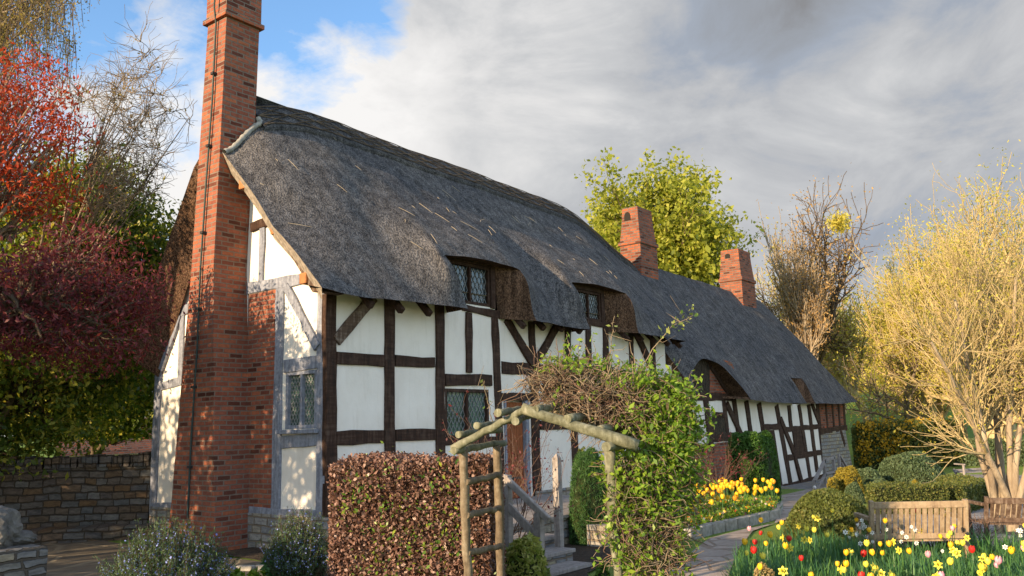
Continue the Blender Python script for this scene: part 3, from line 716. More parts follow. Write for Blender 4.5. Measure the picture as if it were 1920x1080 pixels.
notchesH = [(2.12, 4.20, 2.45, 4.33, 4.50), (5.92, 8.02, 6.22, 8.05, 4.50)]       # top x0,x1 / bottom x0,x1 / head height
def roofH():
    cols = sorted(set(np.round(np.concatenate([np.linspace(-.56, -.1, 9), np.arange(0., 10.35, .1), [10.42]]), 3).tolist()))
    for a, b, c, d, h in notchesH:
        cols = [q for q in cols if abs(q-c) > .04 and abs(q-d) > .04]+[c, d]
    cols = sorted(cols)
    def rid(x):
        k = float(sm(8.2, 10.42, x)); rx_ = x+k*2.3
        z = 7.33-.02*x-float(sm(9.0, 13.0, rx_))*1.0
        return 2.2, z, rx_
    def eav(x): return -.5+.02*math.sin(x*1.3), 3.57+.03*math.sin(x*.9)+.05*float(sm(0, -.56, x))
    def inn(x, w_):
        return max([float(sm(c-w_, c+.02, x)*sm(d+w_, d-.02, x)) for a, b, c, d, h in notchesH])
    def zm(x):
        for a, b, c, d, h in notchesH:
            if c-.01 <= x <= d+.01: return h-.06*((x-(c+d)/2)/((d-c)/2))**2
        return 4.42
    def drop(x, y): u = max(0, (y+.5)/2.7); return .62*float(sm(.2, -.6, x))**1.3*u**1.35+.42*float(sm(1.6, -.6, x))**1.6*min(1, u*2.5)
    def bump(x, z, t):
        s = 0
        for a, b, c, d, h in notchesH:
            m = (a+b)/2
            k = float(sm(a-.9, a+.15, x)*sm(b+1.3, b-.15, x)); v = float(sm(6.0, 4.5, z))
            low_ = float(sm(3.5, 4.4, z))*.9+.1
            s += .44*k*v*low_
        return s
    X = thatch_mesh(cols, rid, eav, zm, None, 44, 12, drop, bump)
    # slant the notch sides
    N1 = 44
    for ci, x in enumerate(cols):
        for a, b, c, d, h in notchesH:
            if c-.6 <= x <= d+.6:
                u = (x-c)/(d-c); tgt = a+(b-a)*u; k = float(sm(c-.6, c, x)*sm(d+.6, d, x))
                for r_ in range(57):
                    f = max(0., 1-abs(r_-N1)/12.) if r_ >= N1 else max(0., 1-(N1-r_)/14.)
                    X[r_, ci, 0] += (tgt-x)*k*f
    wobble(X)
    return X, cols, 44, 12
def roof_build(X, cols, N1, N2, holes, name, mats, back=True, leftskirt=None, rightskirt=None, wally=.03, eave_in=.12):
    rows, nc, _ = X.shape; V = X.reshape(-1, 3).tolist(); Fc = []; mi = []
    idx = lambda r_, c: r_*nc+c
    hole = lambda c: any(a-.02 <= cols[c] and cols[c+1] <= b+.02 for a, b in holes)
    for r_ in range(rows-1):
        for c in range(nc-1):
            if r_ >= N1 and hole(c): continue
            Fc.append([idx(r_, c), idx(r_+1, c), idx(r_+1, c+1), idx(r_, c+1)]); mi.append(0)
    def skirt(path, fn, m=1, steps=4, lip=.05):
        """from a boundary path inwards, rounding the lip"""
        b0 = len(V); P = [np.array(V[i]) for i in path]; k = len(P); Q = [fn(p, j/(max(1, k-1))) for j, p in enumerate(P)]
        for s in range(1, steps+1):
            f = s/steps
            for p, q in zip(P, Q):
                v = p+(q-p)*f; V.append(v.tolist())
        prev = path
        for s in range(steps):
            cur = [b0+s*k+j for j in range(k)]
            for j in range(k-1): Fc.append([prev[j], cur[j], cur[j+1], prev[j+1]]); mi.append(m)
            prev = cur
    # eave runs
    c = 0; runs = []
    while c < nc-1:
        h = hole(c); s = c
        while c < nc-1 and hole(c) == h: c += 1
        runs.append((s, c, h))
    for s, e, h in runs:
        r_ = N1 if h else rows-1
        skirt([idx(r_, q) for q in range(s, e+1)], (lambda p, f: np.array([p[0], max(p[1]+.25, wally), p[2]+(.02 if h else .13)])), 1)
        if h:
            skirt([idx(q, s) for q in range(N1, rows)], lambda p, f: np.array([p[0]+.10, max(p[1]+.25, wally), p[2]]), 1)
            skirt([idx(q, e) for q in range(N1, rows)], lambda p, f: np.array([p[0]-.42, max(p[1]+.2, wally), p[2]+.06]), 1)
    if leftskirt: skirt([idx(q, 0) for q in range(rows)], leftskirt, 2)
    if rightskirt: skirt([idx(q, nc-1) for q in range(rows)], rightskirt, 1)
    me = mesh(V, Fc); o = link(name, me, mats, cot)
    me.polygons.foreach_set('material_index', np.array(mi, dtype=np.int32)); me.shade_smooth()
    bm = bmesh.new(); bm.from_mesh(me); bmesh.ops.recalc_face_normals(bm, faces=bm.faces)
    for e in bm.edges:
        if len(e.link_faces) == 2 and e.link_faces[0].material_index != e.link_faces[1].material_index: e.smooth = False
    bm.to_mesh(me); bm.free(); return o
X, cols, N1, N2 = roofH()
HX = X
def on_roof(xq, yq):
    best = min(((abs(HX[r_, c, 0]-xq)*2+abs(HX[r_, c, 1]-yq)), r_, c) for r_ in range(30) for c in range(16)); return HX[best[1], best[2]]
fl = [on_roof(xq, 1.86) for xq in np.linspace(-.55, .06, 7)]; fl = dens_([(p[0], 1.855, p[2]+.02) for p in fl]+[(.08, 1.9, fl[-1][2]+.12)], 3)
tube_obj('mortar_flashing', [(fl, .045+.008*np.sin(np.arange(len(fl))*2.7))], MT['mortar'], ch, 8)
# gable verge: the cut edge slopes back under to the wall
roof_build(X, cols, N1, N2, [(c, d) for a, b, c, d, h in notchesH], 'thatch', [MT['thatch'], MT['thatch_cut'], MT['verge']],
           leftskirt=lambda p, f: np.array([-.38+.3*f*0, p[1]+.20, p[2]-.13]), rightskirt=lambda p, f: p+np.array([.0, .35, -.05]))
# under-verge soffit down to the gable wall, and the back slope with its broad cut face
def backslope():
    V = []; Fc = []; nx = 60; nr = 26
    xs = np.concatenate([np.linspace(-.56, .2, 12), np.linspace(.4, 24.2, nx-12)])
    prof = [(2.2, 1.), (2.75, .862), (3.35, .60), (3.95, .36), (4.6, .06), (4.8, -.05)]
    for x in xs:
        rz_ = 7.33-.02*x-float(sm(9.0, 13.0, x))*1.0-float(sm(21.5, 24.5, x))*3.
        dr_ = .95*float(sm(.2, -.6, x))**1.3
        for j in range(nr):
            u = j/(nr-1)*(len(prof)-1); i = min(int(u), len(prof)-2); f = u-i
            y = prof[i][0]+(prof[i+1][0]-prof[i][0])*f; k = prof[i][1]+(prof[i+1][1]-prof[i][1])*f
            z = 3.2+(rz_-3.2)*k-dr_*max(0, k)**1.35
            xx = x
            if x < .2: xx = x+(.25*(1-k))*float(sm(.2, -.56, x))
            V.append((xx, y, z))
    for i in range(len(xs)-1):
        for j in range(nr-1): Fc.append([i*nr+j, i*nr+j+1, (i+1)*nr+j+1, (i+1)*nr+j])
    mi = [0]*len(Fc); b = len(V)
    for s in range(1, 5):
        for j in range(nr):
            p = V[j]; V.append((p[0]+.30*s/4, p[1]-.42*s/4, p[2]-.34*s/4))
    for s in range(4):
        for j in range(nr-1):
            q = (lambda jj: jj) if s == 0 else (lambda jj: b+(s-1)*nr+jj)
            Fc.append([q(j), b+s*nr+j, b+s*nr+j+1, q(j+1)]); mi.append(1)
    me = mesh(V, Fc); link('thatch', me, [MT['thatch'], MT['thatch_cut']], cot)
    me.polygons.foreach_set('material_index', np.array(mi, dtype=np.int32)); me.shade_smooth()
    bm = bmesh.new(); bm.from_mesh(me); bmesh.ops.recalc_face_normals(bm, faces=bm.faces)
    for e in bm.edges:
        if len(e.link_faces) == 2 and e.link_faces[0].material_index != e.link_faces[1].material_index: e.smooth = False
    bm.to_mesh(me); bm.free()
backslope()
mb = MB()      # boarding under the front verge so no sky shows between wall and thatch
prism(mb, [(-.42, -.3, 3.60), (-.42, 1.2, 5.38), (-.42, 1.9, 5.98), (-.42, 1.9, 5.85), (-.42, 1.22, 5.25), (-.42, -.15, 3.60)], (.45, 0, 0))
prism(mb, [(-.1, 4.6, 3.25), (-.1, 2.6, 6.3), (-.1, 2.4, 6.2), (-.1, 4.45, 3.1)], (.15, 0, 0))
mb.build('verge_soffit', MT['oak_brace'], cot)

def roofL():
    cols = np.arange(10.75, 24.95, .12).tolist()
    nt = (18.55, 19.30); cols = [q for q in cols if abs(q-nt[0]) > .05 and abs(q-nt[1]) > .05]+list(nt); cols = sorted(cols)
    aL, aR = 10.75, 13.75
    def rid(x):
        k = float(sm(21.8, 24.95, x)); rx_ = x-k*2.2-float(sm(12., 10.75, x))*.75
        return 2.2+1.1*float(sm(23.4, 24.95, x)), 6.25-.015*(rx_-12.5)-.07*float(sm(21, 23, rx_)), rx_
    def eav(x): return -.5+.9*float(sm(23.6, 24.95, x))**2, 2.24-.06*float(sm(13, 17, x))+.12*float(sm(21, 25, x))
    def zm(x):
        e = eav(x)[1]
        if aL < x < aR:
            u = (x-aL)/(aR-aL)
            u = max(0., min(1., (x-aL)/(aR-aL)))
            h = math.sin(math.pi*(u**.85))**.75 if 0 < u < 1 else 0
            return e+.06+.93*h
        for c, d in (nt,):
            if c-.01 <= x <= d+.01: return 2.95
            if c-.35 < x < c: return e+.06+(2.89-e)*float(sm(c-.35, c, x))
            if d < x < d+.35: return e+.06+(2.89-e)*float(sm(d+.35, d, x))
        return e+.06
    def bump(x, z, t):
        k = float(sm(10.2, 11.6, x)*sm(14.6, 12.6, x)); v = float(sm(4.9, 3.1, z))
        s = .36*k*v
        k = float(sm(18.1, 18.6, x)*sm(19.9, 19.3, x)); v = float(sm(3.9, 2.9, z)*sm(2.1, 2.9, z)); return s+.12*k*v
    X = thatch_mesh(cols, rid, eav, zm, None, 44, 8, None, bump)
    for ci, x in enumerate(cols):
        k = float(sm(nt[0]-.5, nt[0], x)*sm(nt[1]+.5, nt[1], x))
        for r_ in range(53):
            f = max(0., 1-abs(r_-44)/8.) if r_ >= 44 else max(0., 1-(44-r_)/10.)
            X[r_, ci, 0] += (-.22 if x < 18.9 else -.02)*k*f
        kk = float(sm(12.5, 10.75, x))
        for r_ in range(53): X[r_, ci, 0] -= .0*kk
    wobble(X, .018)
    return X, cols, 44, 8, [(aL, 13.72), nt]
X, cols, N1, N2, hl = roofL()
hl[0] = (max([c for c in cols if c <= 10.8]), 13.75)
roof_build(X, cols, N1, N2, hl, 'thatch', [MT['thatch'], MT['thatch_cut'], MT['thatch_cut']],
           leftskirt=lambda p, f: np.array([p[0]-.10, max(p[1]+.4, .03), p[2]-.02]), rightskirt=lambda p, f: p+np.array([-.1, 1.9, .2]))
# hipped far end
V = []; Fc = []; last = X[:, -1]; nr = len(last)
for j, p in enumerate(last): V.append(tuple(p))
for s in range(1, 9):
    for j, p in enumerate(last):
        f = s/8; V.append((p[0]+.25*math.sin(math.pi*f)*(j/nr), p[1]+(4.7-p[1])*f*(j/(nr-1))+.0, p[2]))
for s in range(8):
    for j in range(nr-1): Fc.append([s*nr+j, s*nr+j+1, (s+1)*nr+j+1, (s+1)*nr+j])
me = mesh(V, Fc); link('thatch', me, MT['thatch'], cot, smooth=True)

# ---------- raised block-cut ridge with crossed hazel rods
def ridgecap():
    X = HX; nc = X.shape[1]; K = 9; V = []; Fc = []
    cs = [c for c in range(nc) if X[0, c, 0] > .02]
    lift = .035
    for c in cs:
        kk = K+ (0 if (c//2) % 2 else 0)
        row = [X[0, c]+np.array([0, .25, -.12+lift]), X[0, c]+np.array([0, .05, lift+.03])]+[X[r_, c]+np.array([0, -.045, .035])*1.1 for r_ in range(1, K)]
        row.append(X[K-1, c]+np.array([0, -.0, -.03])); V += [tuple(v) for v in row]
    n = len(row)
    for i in range(len(cs)-1):
        for j in range(n-1): Fc.append([i*n+j, i*n+j+1, (i+1)*n+j+1, (i+1)*n+j])
    o = link('ridge_cap', mesh(V, Fc), MT['ridge'], cot, smooth=True)
    chains = []
    S = lambda c, r_: X[min(r_, 40), c]+np.array([0, -.068, .05])
    for rr_ in (1, 4, 7):
        pts = np.array([S(c, rr_) for c in cs[::2]]); chains.append((pts, np.full(len(pts), .010)))
    st = 6
    for i in range(0, len(cs)-st, st):
        for (a, b) in ((1, 4), (4, 1), (4, 7), (7, 4)):
            pts = np.array([S(cs[i], a), S(cs[i+st//2], (a+b)//2+0)*.5+S(cs[i+st//2], (a+b+1)//2)*.5, S(cs[i+st], b)]); chains.append((pts, np.full(3, .009)))
    tube_obj('hazel_rods', chains, MT['bark'], o, 5)
ridgecap()
# straws caught on the slope
ch_ = []
for _ in range(48):
    r_, c = rs.integers(6, 42), rs.integers(3, HX.shape[1]-4)
    p = HX[r_, c]+np.array([0, -.03, .02]); e = HX[min(r_+2, 43), min(c+1, HX.shape[1]-1)]-HX[r_, c]; e /= np.linalg.norm(e)
    sx = HX[r_, c+1]-HX[r_, c]; sx /= np.linalg.norm(sx); L_ = rs.uniform(.06, .34)
    a = rs.normal()*.6; dd = e*math.cos(a)+sx*math.sin(a)
    ch_.append((np.array([p, p+dd*L_*.5+np.array([0, -.003, .003]), p+dd*L_]), np.array([.0035, .004, .002])))
tag(tube_obj('loose_straw', ch_, MT['straw'], cot, 4), kind='stuff')

# ------------------------------------------------------------------ trees
def tree(name, label, cat, base, H, wood, leafm=None, nb=5, mx=4, spread=.7, up=.12, wig=.16, r0=None, lr=.66, k=4, sig=.25, ls=.12, lean=(0, 0), seed=1, sides=6, asp=.5, thin=.006, clear=.35, group=None, crown='crown', keep=None, rnd=None, trunks=1, fan=.25, stretch=(1, 1, 1)):
    r = np.random.default_rng(seed); base = np.array([base[0], base[1], gz(base[0], base[1])-.1])
    root = thing(name, label, cat, tuple(base), group)
    out, tips = [], []; r0 = r0 or H*.022
    for q in range(trunks):
        a = q*2.4+r.random(); d = np.array([lean[0]+fan*math.cos(a)*(trunks > 1), lean[1]+fan*math.sin(a)*(trunks > 1), 1.])
        grow(r, base+np.array([math.cos(a), math.sin(a), 0])*.12*(trunks > 1), d, H*.40, r0, 0, mx, out, tips, nb, spread, up, wig, lr, .62, 4, clear, thin)
    sc_ = np.array(stretch); allz = max(p[0][:, 2].max() for p in out)-base[2]; kz = H/allz*np.array([1, 1, 1.])*sc_
    out = [(base+(p-base)*kz, rr) for p, rr in out]; tips = [base+(np.array(p)-base)*kz for p in tips]
    if keep is not None: out = [o for o in out if keep(o[0][-1]) or o[1][0] > r0*.3]; tips = [p for p in tips if keep(p)]
    big = [o for o in out if o[1][0] > r0*.12]; fine = [o for o in out if o[1][0] <= r0*.12]
    tube_obj('trunk', big, wood, root, sides+2)
    if fine: tube_obj('branches', fine, wood, root, 4 if sides < 6 else 4)
    if leafm is not None:
        P = clumped(tips, k, sig, r); leaves(crown, P, ls, leafm, root, asp, .3, rs=r)
    return root
def proj(p):
    c = M.T@(np.asarray(p)-CAM); return c[0]/c[2]*F+960, c[1]/c[2]*F+540
def xy(px, depth, py=785): p = atd(px, py, depth); return (p[0], p[1])
def zat(px, py, depth): return atd(px, py, depth)[2]

# behind the cottage
tree('chestnut_tree', 'large leafy spring-green tree rising behind the two small chimneys', 'tree', xy(1310, 40), zat(1300, 292, 40), MT['bark'], L['yellowgreen'], nb=6, mx=4, spread=.75, up=.07, k=21, sig=.24, ls=.2, seed=3, asp=.6, clear=.3, stretch=(.82, .82, 1))
tree('chestnut_tree', 'smaller bright green tree peeping over the thatch left of the nearer small chimney', 'tree', xy(1165, 42), zat(1160, 368, 42), MT['bark'], L['yellowgreen'], nb=5, mx=4, spread=.6, up=.1, k=19, sig=.24, ls=.2, seed=9, asp=.6, stretch=(.6, .6, 1))
tree('oak_tree', 'broad dark-limbed oak with brown buds right of the green tree', 'tree', xy(1470, 46), zat(1480, 318, 46), MT['bark'], L['bud'], nb=[6, 5, 5, 5], mx=4, spread=.82, up=.07, wig=.26, k=2, sig=.2, ls=.13, seed=21, thin=.016, r0=.42, clear=.4, stretch=(.8, .8, 1))
tree('ash_tree', 'slender pale tree with a glowing orange crown and a straight trunk', 'tree', xy(1556, 40), zat(1556, 335, 40), MT['bark_pale'], L['bud'], nb=[7, 6, 5, 5], mx=4, spread=.5, up=.12, wig=.14, k=2, sig=.16, ls=.1, seed=4, clear=.6, r0=.25, thin=.013, stretch=(.62, .62, 1))
mst = atd(1572, 418, 39.5); Pm = mst+rg.normal(size=(700, 3))*.22
m_ = leaves('mistletoe', Pm, .16, L['willow'], None, .4); tag(m_, 'round yellow-green ball of mistletoe high in the pale orange tree', 'mistletoe')
tree('bare_tree', 'tall thin tree with brown twigs between the pale tree and the willow', 'tree', xy(1630, 50), zat(1640, 430, 50), MT['twig_gold'], L['willow'], nb=5, mx=4, spread=.7, up=.08, wig=.22, k=2, sig=.3, ls=.16, seed=33, thin=.018)
tree('willow_tree', 'huge golden willow with upright wispy shoots at the right edge', 'tree', xy(1870, 34), zat(1880, 300, 34), MT['twig_gold'], L['willow'], nb=[7, 6, 6, 5, 5], mx=4, spread=.62, up=.17, wig=.13, k=8, sig=.26, ls=.11, seed=6, r0=.5, clear=.12, thin=.012, asp=.4, trunks=2, fan=.3)
tree('willow_tree', 'lower golden willow left of the huge one, thinner and shorter', 'tree', xy(1740, 40), zat(1760, 385, 40), MT['twig_gold'], L['willow'], nb=[7, 6, 5, 5], mx=4, spread=.6, up=.16, wig=.14, k=6, sig=.26, ls=.12, seed=16, r0=.35, clear=.15, thin=.013, asp=.4, trunks=2, fan=.3, stretch=(.75, .75, 1))
tree('hornbeam_tree', 'low wide-spreading tree with yellow-green leaves beyond the thatch end', 'tree', xy(1690, 40), zat(1690, 570, 40), MT['bark_grey'], L['willow'], nb=[5, 5, 4, 3], mx=4, spread=.95, up=.02, wig=.2, k=2, sig=.3, ls=.12, seed=8, clear=.5, thin=.012)
tree('hawthorn_tree', 'leaning young tree on the lawn with a pale bare trunk', 'tree', xy(1765, 42), zat(1740, 640, 42), MT['bark_pale'], L['willow'], nb=5, mx=4, spread=.85, up=.03, wig=.2, k=1, sig=.3, ls=.12, seed=18, lean=(-.25, .25), r0=.17, clear=.5, thin=.01)
for i, (px, dp, py, sd_) in enumerate(((1585, 60, 600, 41), (1690, 66, 560, 42), (1800, 60, 560, 43), (1900, 64, 540, 44), (1540, 70, 560, 45))):
    tree('woodland_tree', ['thin distant tree directly over the far end of the thatch', 'distant twiggy tree behind the wide-spreading one', 'distant tree on the slope behind the leaning trunk', 'distant tree at the far right behind the willow', 'distant tree seen between oak and pale trunk'][i], 'tree', xy(px, dp), zat(px, py, dp)-gz(*xy(px, dp)), MT['twig_gold'], L['willow'] if i % 2 else L['bud'], nb=5, mx=4, spread=.8, up=.05, wig=.2, k=3, sig=.5, ls=.2, seed=sd_, thin=.02, group='distant trees on the slope')
# a wood along the skyline so that the lawn does not run to the horizon
Pw = []
r = np.random.default_rng(77)
for _ in range(330):
    a = r.uniform(-.6, 2.4); dd = r.uniform(95, 150); x, y = CAM[0]+dd*math.cos(a), CAM[1]+dd*math.sin(a)
    h = r.uniform(5, 10); c = r.normal(size=(150, 3))*np.array([2.4, 2.4, h*.28])+np.array([x, y, gz(x, y)+h*.5]); Pw.append(c)
tag(leaves('woodland', np.concatenate(Pw), 1.1, L['willow'], None, .6), kind='stuff')

# multi-stemmed tree at the right edge
def multistem():
    r = np.random.default_rng(12); p0 = np.array([*G(1893, 1000)[:2], 0.]); p0[2] = gz(p0[0], p0[1])-.05
    root = thing('multi_stem_tree', 'pale multi-stemmed bare tree fanning up beside the dark bench', 'tree', tuple(p0)); out, tips = [], []
    dp = (p0-CAM)@(M@np.array([0, 0, 1.]))
    for i, (tx, ty) in enumerate(((1745, 640), (1790, 560), (1830, 500), (1860, 560), (1905, 520), (1945, 560), (1990, 600), (1800, 690), (1880, 620))):
        e = atd(tx, ty, dp+r.uniform(-1.3, 1.3)); b = p0+np.array([r.uniform(-.2, .2), r.uniform(-.2, .2), 0])
        mid = b+(e-b)*.4+np.array([0, 0, .35]); n_ = 7; P = []
        for k in range(n_+1):
            f = k/n_; P.append((1-f)**2*b+2*f*(1-f)*mid+f*f*e+r.normal(size=3)*.02*(0 < k < n_))
        rad = np.linspace(.055, .02, n_+1); out.append((np.array(P), rad))
        for j in (3, 4, 5, 6, 7):
            for _ in range(3):
                d = P[j]-P[j-1]; d = d/np.linalg.norm(d)+r.normal(size=3)*.42
                grow(r, P[j], d, .75, rad[j]*.55, 2, 4, out, tips, 4, .55, .06, .16, .72, .55, 4, .2, .0035)
    tube_obj('trunk', [o for o in out if len(o[0]) == 8], MT['bark_pale'], root, 9)
    tube_obj('branches', [o for o in out if len(o[0]) != 8], MT['twig_gold'], root, 4)
    leaves('crown', clumped(tips, 1, .05, r), .04, L['willow'], root, .45, rs=r)
multistem()

# left: maples, the green evergreen mass, twiggy tree, birch
def crown_tree(name, label, cat, px, py, dp, rx_, ry_, ncl, kk, sig, ls, lm, wood, seed, base=None, asp=.5, rz_=None, droop=0., cut=None, nbr=22, twigs=0, thin_=1., hubf=(.5, .5, .45)):
    """limbs run from the trunk to clump centres filling an ellipsoid whose outline matches the tree"""
    r = np.random.default_rng(seed); c = atd(px, py, dp); s = dp/F; rad = np.array([rx_*s, rx_*s*.8, ry_*s])
    b = np.array([*(base if base is not None else (c[0], c[1])), 0.]); b[2] = gz(b[0], b[1])-.05
    root = thing(name, label, cat, tuple(b)); cl = []
    while len(cl) < ncl:
        q = r.normal(size=3); q /= np.linalg.norm(q); q *= r.random()**(1/3.2)*(1+.18*math.sin(q[0]*5+seed)+.15*math.sin(q[2]*7))
        p = c+q*rad
        if cut is None or cut(p): cl.append(p)
    cl = np.array(cl); out = []; hub = b+(c-b)*np.array(hubf)
    out.append((np.array([b+(hub-b)*f+np.array([.06*math.sin(f*4), .05*math.cos(f*5), 0]) for f in np.linspace(0, 1, 7)]), np.linspace(.16, .11, 7)*(dp/13)*thin_))
    mains = [cl[i] for i in r.choice(len(cl), nbr, replace=False)]
    for m_ in mains:
        mid = (hub+m_)/2+r.normal(size=3)*.2+np.array([0, 0, .3]); P = [(1-f)**2*hub+2*f*(1-f)*mid+f*f*m_ for f in np.linspace(0, 1, 7)]
        out.append((np.array(P)+r.normal(size=(7, 3))*.03, np.linspace(.07, .012, 7)*thin_))
    for p in cl:
        m_ = min(mains, key=lambda q: np.linalg.norm(q-p)); q = hub+(m_-hub)*.7; P = [q+(p-q)*f+r.normal(size=3)*.04 for f in np.linspace(0, 1, 5)]
        out.append((np.array(P), np.linspace(.016, .004, 5)*thin_))
    if twigs:
        tt_ = []
        for p in cl:
            for _ in range(twigs): grow(r, p, r.normal(size=3)+np.array([0, 0, .3]), .42, .007, 3, 4, out, tt_, 3, .7, .04, .3, .7, .55, 4, .2, .003)
        out = [o for o in out if cut is None or len(o[0]) == 7 or cut(o[0][-1])]
    tube_obj('trunk', [o for o in out if len(o[0]) == 7], wood, root, 8); tube_obj('branches', [o for o in out if len(o[0]) == 5], wood, root, 4)
    P = clumped(cl, kk, 1., r)
    P = np.repeat(cl, kk, axis=0)+r.normal(size=(len(cl)*kk, 3))*np.array([sig, sig, sig*.55])
    if cut is not None: P = P[np.array([cut(p) for p in P])]
    leaves('crown', P, ls, lm, root, asp, .5, rs=r)
    return root
notwall = lambda p: not (p[0] > -.85 and p[1] < 5.2)
crown_tree('evergreen_tree', 'large glossy green tree filling the left behind the stone wall', 'tree', 150, 520, 16.5, 165, 235, 620, 90, .27, .10, L['green'], MT['bark'], 5, base=(-1.5, 9.8), cut=lambda p: notwall(p) and p[2] > 1.25)
crown_tree('evergreen_tree', 'dark shaded evergreen overhanging the left end of the stone wall', 'tree', 20, 700, 15.0, 200, 190, 300, 90, .28, .10, L['green'], MT['bark'], 15, base=(-3.2, 8.5), cut=lambda p: notwall(p) and p[2] > 1.0)
crown_tree('evergreen_tree', 'dense dark evergreen between stone wall and cottage corner', 'tree', 225, 715, 19, 90, 120, 200, 80, .30, .11, L['green'], MT['bark'], 25, base=(2., 11.5), cut=lambda p: notwall(p) and p[2] > 1.6)
crown_tree('sunlit_maple', 'maple with sunlit scarlet put into its leaf colour at the upper left', 'maple', 20, 250, 13.2, 130, 155, 170, 55, .20, .075, L['maple_sunlit'], MT['bark_grey'], 6, base=(-4.6, 6.4), asp=.35)
crown_tree('purple_maple', 'dark purple Japanese maple hanging in front of the gable end', 'maple', 130, 560, 11.6, 205, 125, 210, 62, .20, .068, L['purple'], MT['bark'], 7, base=(-6.6, 4.2), hubf=(.85, .85, .9), asp=.35, cut=lambda p: p[0] < -.75)
crown_tree('magnolia_tree', 'nearly bare twiggy tree with opening buds left of the tall chimney', 'tree', 238, 245, 14.6, 112, 165, 80, 5, .10, .055, L['birch'], MT['twig_tan'], 27, base=(-1.9, 8.2), nbr=13, twigs=5, thin_=.5, cut=lambda p: 110 < proj(p)[0] < 372)
def birch():
    r = np.random.default_rng(3); b = np.array([*xy(-90, 17), 0.]); b[2] = gz(b[0], b[1]); root = thing('birch_tree', 'weeping birch with hanging catkin twigs in the top left corner', 'birch', tuple(b)); out, tips, hang = [], [], []
    top = atd(-60, -160, 17)
    out.append((np.array([b+(top-b)*f for f in np.linspace(0, 1, 9)]), np.linspace(.2, .05, 9)))
    for i in range(46):
        s = b+(top-b)*r.uniform(.62, 1.); e = atd(r.uniform(-120, 165), r.uniform(-110, 130), 17+r.uniform(-2.5, 2.5)); m_ = (s+e)/2+np.array([0, 0, .9])
        P = np.array([(1-f)**2*s+2*f*(1-f)*m_+f*f*e for f in np.linspace(0, 1, 9)])+r.normal(size=(9, 3))*.03; out.append((P, np.linspace(.035, .008, 9)))
        for j in range(34):
            q = P[r.integers(3, 9)]+r.normal(size=3)*.1; L_ = r.uniform(.4, 1.1); dx = r.normal(size=2)*.14
            h = np.array([q+np.array([dx[0]*f, dx[1]*f, -L_*f**1.2+.06*math.sin(f*3)]) for f in np.linspace(0, 1, 5)]); hang.append((h, np.linspace(.005, .0035, 5))); tips += [h[k] for k in range(1, 5)]
    tube_obj('trunk', out, MT['bark_grey'], root, 7); tube_obj('branches', hang, MT['bark'], root, 4)
    leaves('crown', clumped(tips, 3, .06, r), .05, L['birch'], root, .5, rs=r)
birch()
# two trees over the patio, just left of the picture, that dapple the gable
for i, (x, y, z, rr_) in enumerate(((-8.0, 2.7, 3.2, 2.5), (-8.6, 6.6, 2.7, 2.3))):
    r = np.random.default_rng(50+i); b = (x, y, gz(x, y)); root = thing('patio_tree', ['leafy tree over the patio in front of the gable, just left of the picture', 'leafy tree at the back of the patio, just left of the picture'][i], 'tree', b)
    cl = []
    while len(cl) < 170:
        q = r.uniform(-1, 1, 3)
        if np.linalg.norm(q) < 1: cl.append(np.array([x, y, z])+q*np.array([1.6, rr_, 2.1]))
    out = [(np.array([[x, y, -.05], [x+.05, y, 1.], [x, y+.04, 2.2], [x, y, 3.6]]), np.array([.14, .12, .1, .06]))]
    for c_ in cl[:60]: out.append((np.array([[x, y, 2.2], (np.array([x, y, 2.6])+c_)/2+np.array([0, 0, .2]), c_*.7+np.array([x, y, z])*.3, c_]), np.array([.04, .025, .015, .006])))
    tube_obj('trunk', out, MT['bark'], root, 6)
    leaves('crown', clumped(cl, 42, .2, r), .16, L['green'], root, .6, rs=r)

# ------------------------------------------------------------------ stone work on the left
def fwd(p): return float((np.array(p)-CAM)@(M@np.array([0, 0, 1.])))
def stone_run(mb, A, B, z0, z1, th, n):
    A, B = np.array(A, float), np.array(B, float); d = (B-A)/n; s = np.array([-d[1], d[0]]); s = s/np.linalg.norm(s)*th
    for i in range(n): pass
    P = [(*A, z0), (*B, z0), (*(B+s), z0), (*(A+s), z0), (*A, z1), (*B, z1), (*(B+s), z1), (*(A+s), z1)]
    mb.hexa(P)
# the wall curves away from the cottage corner to the left
wp = [np.array(q) for q in ((.0, 4.62), (-.9, 5.6), (-1.7, 6.15), (-2.9, 6.55), (-4.6, 6.8), (-7.5, 6.9))]
def ribbon(name, pts, z0, z1, th, m, parent, nz=6, jit=.012, seed=1):
    r = np.random.default_rng(seed); V = []; Fc = []; P = []
    for a, b in zip(pts[:-1], pts[1:]):
        for i in range(6): P.append(a+(b-a)*i/6)
    P.append(pts[-1]); n = len(P); prof = [(0, z0+(z1-z0)*i/nz) for i in range(nz+1)]+[(th*.5, z1+.01), (th, z1)]+[(th, z0)]
    for i, p in enumerate(P):
        d = P[min(i+1, n-1)]-P[max(i-1, 0)]; d = d/np.linalg.norm(d); s = np.array([d[1], -d[0]])*-1
        if s[1] < 0: s = -s
        for o_, z in prof: V.append((p[0]+s[0]*(o_+r.normal()*jit), p[1]+s[1]*(o_+r.normal()*jit), z+r.normal()*jit*.5))
    k = len(prof)
    for i in range(n-1):
        for j in range(k-1): Fc.append([i*k+j, i*k+j+1, (i+1)*k+j+1, (i+1)*k+j])
    Fc.append(list(range(k))); Fc.append([(n-1)*k+j for j in range(k)][::-1])
    o = link(name, mesh(V, Fc), m, parent); bm = bmesh.new(); bm.from_mesh(o.data); bmesh.ops.recalc_face_normals(bm, faces=bm.faces); bm.to_mesh(o.data); bm.free(); return o
gw = thing('garden_wall', 'low coursed stone garden wall with upright coping running left from the cottage corner', 'wall', (0, 4.6, 0))
ribbon('wall_body', wp, -.1, 1.18, .34, MT['stone'], gw)
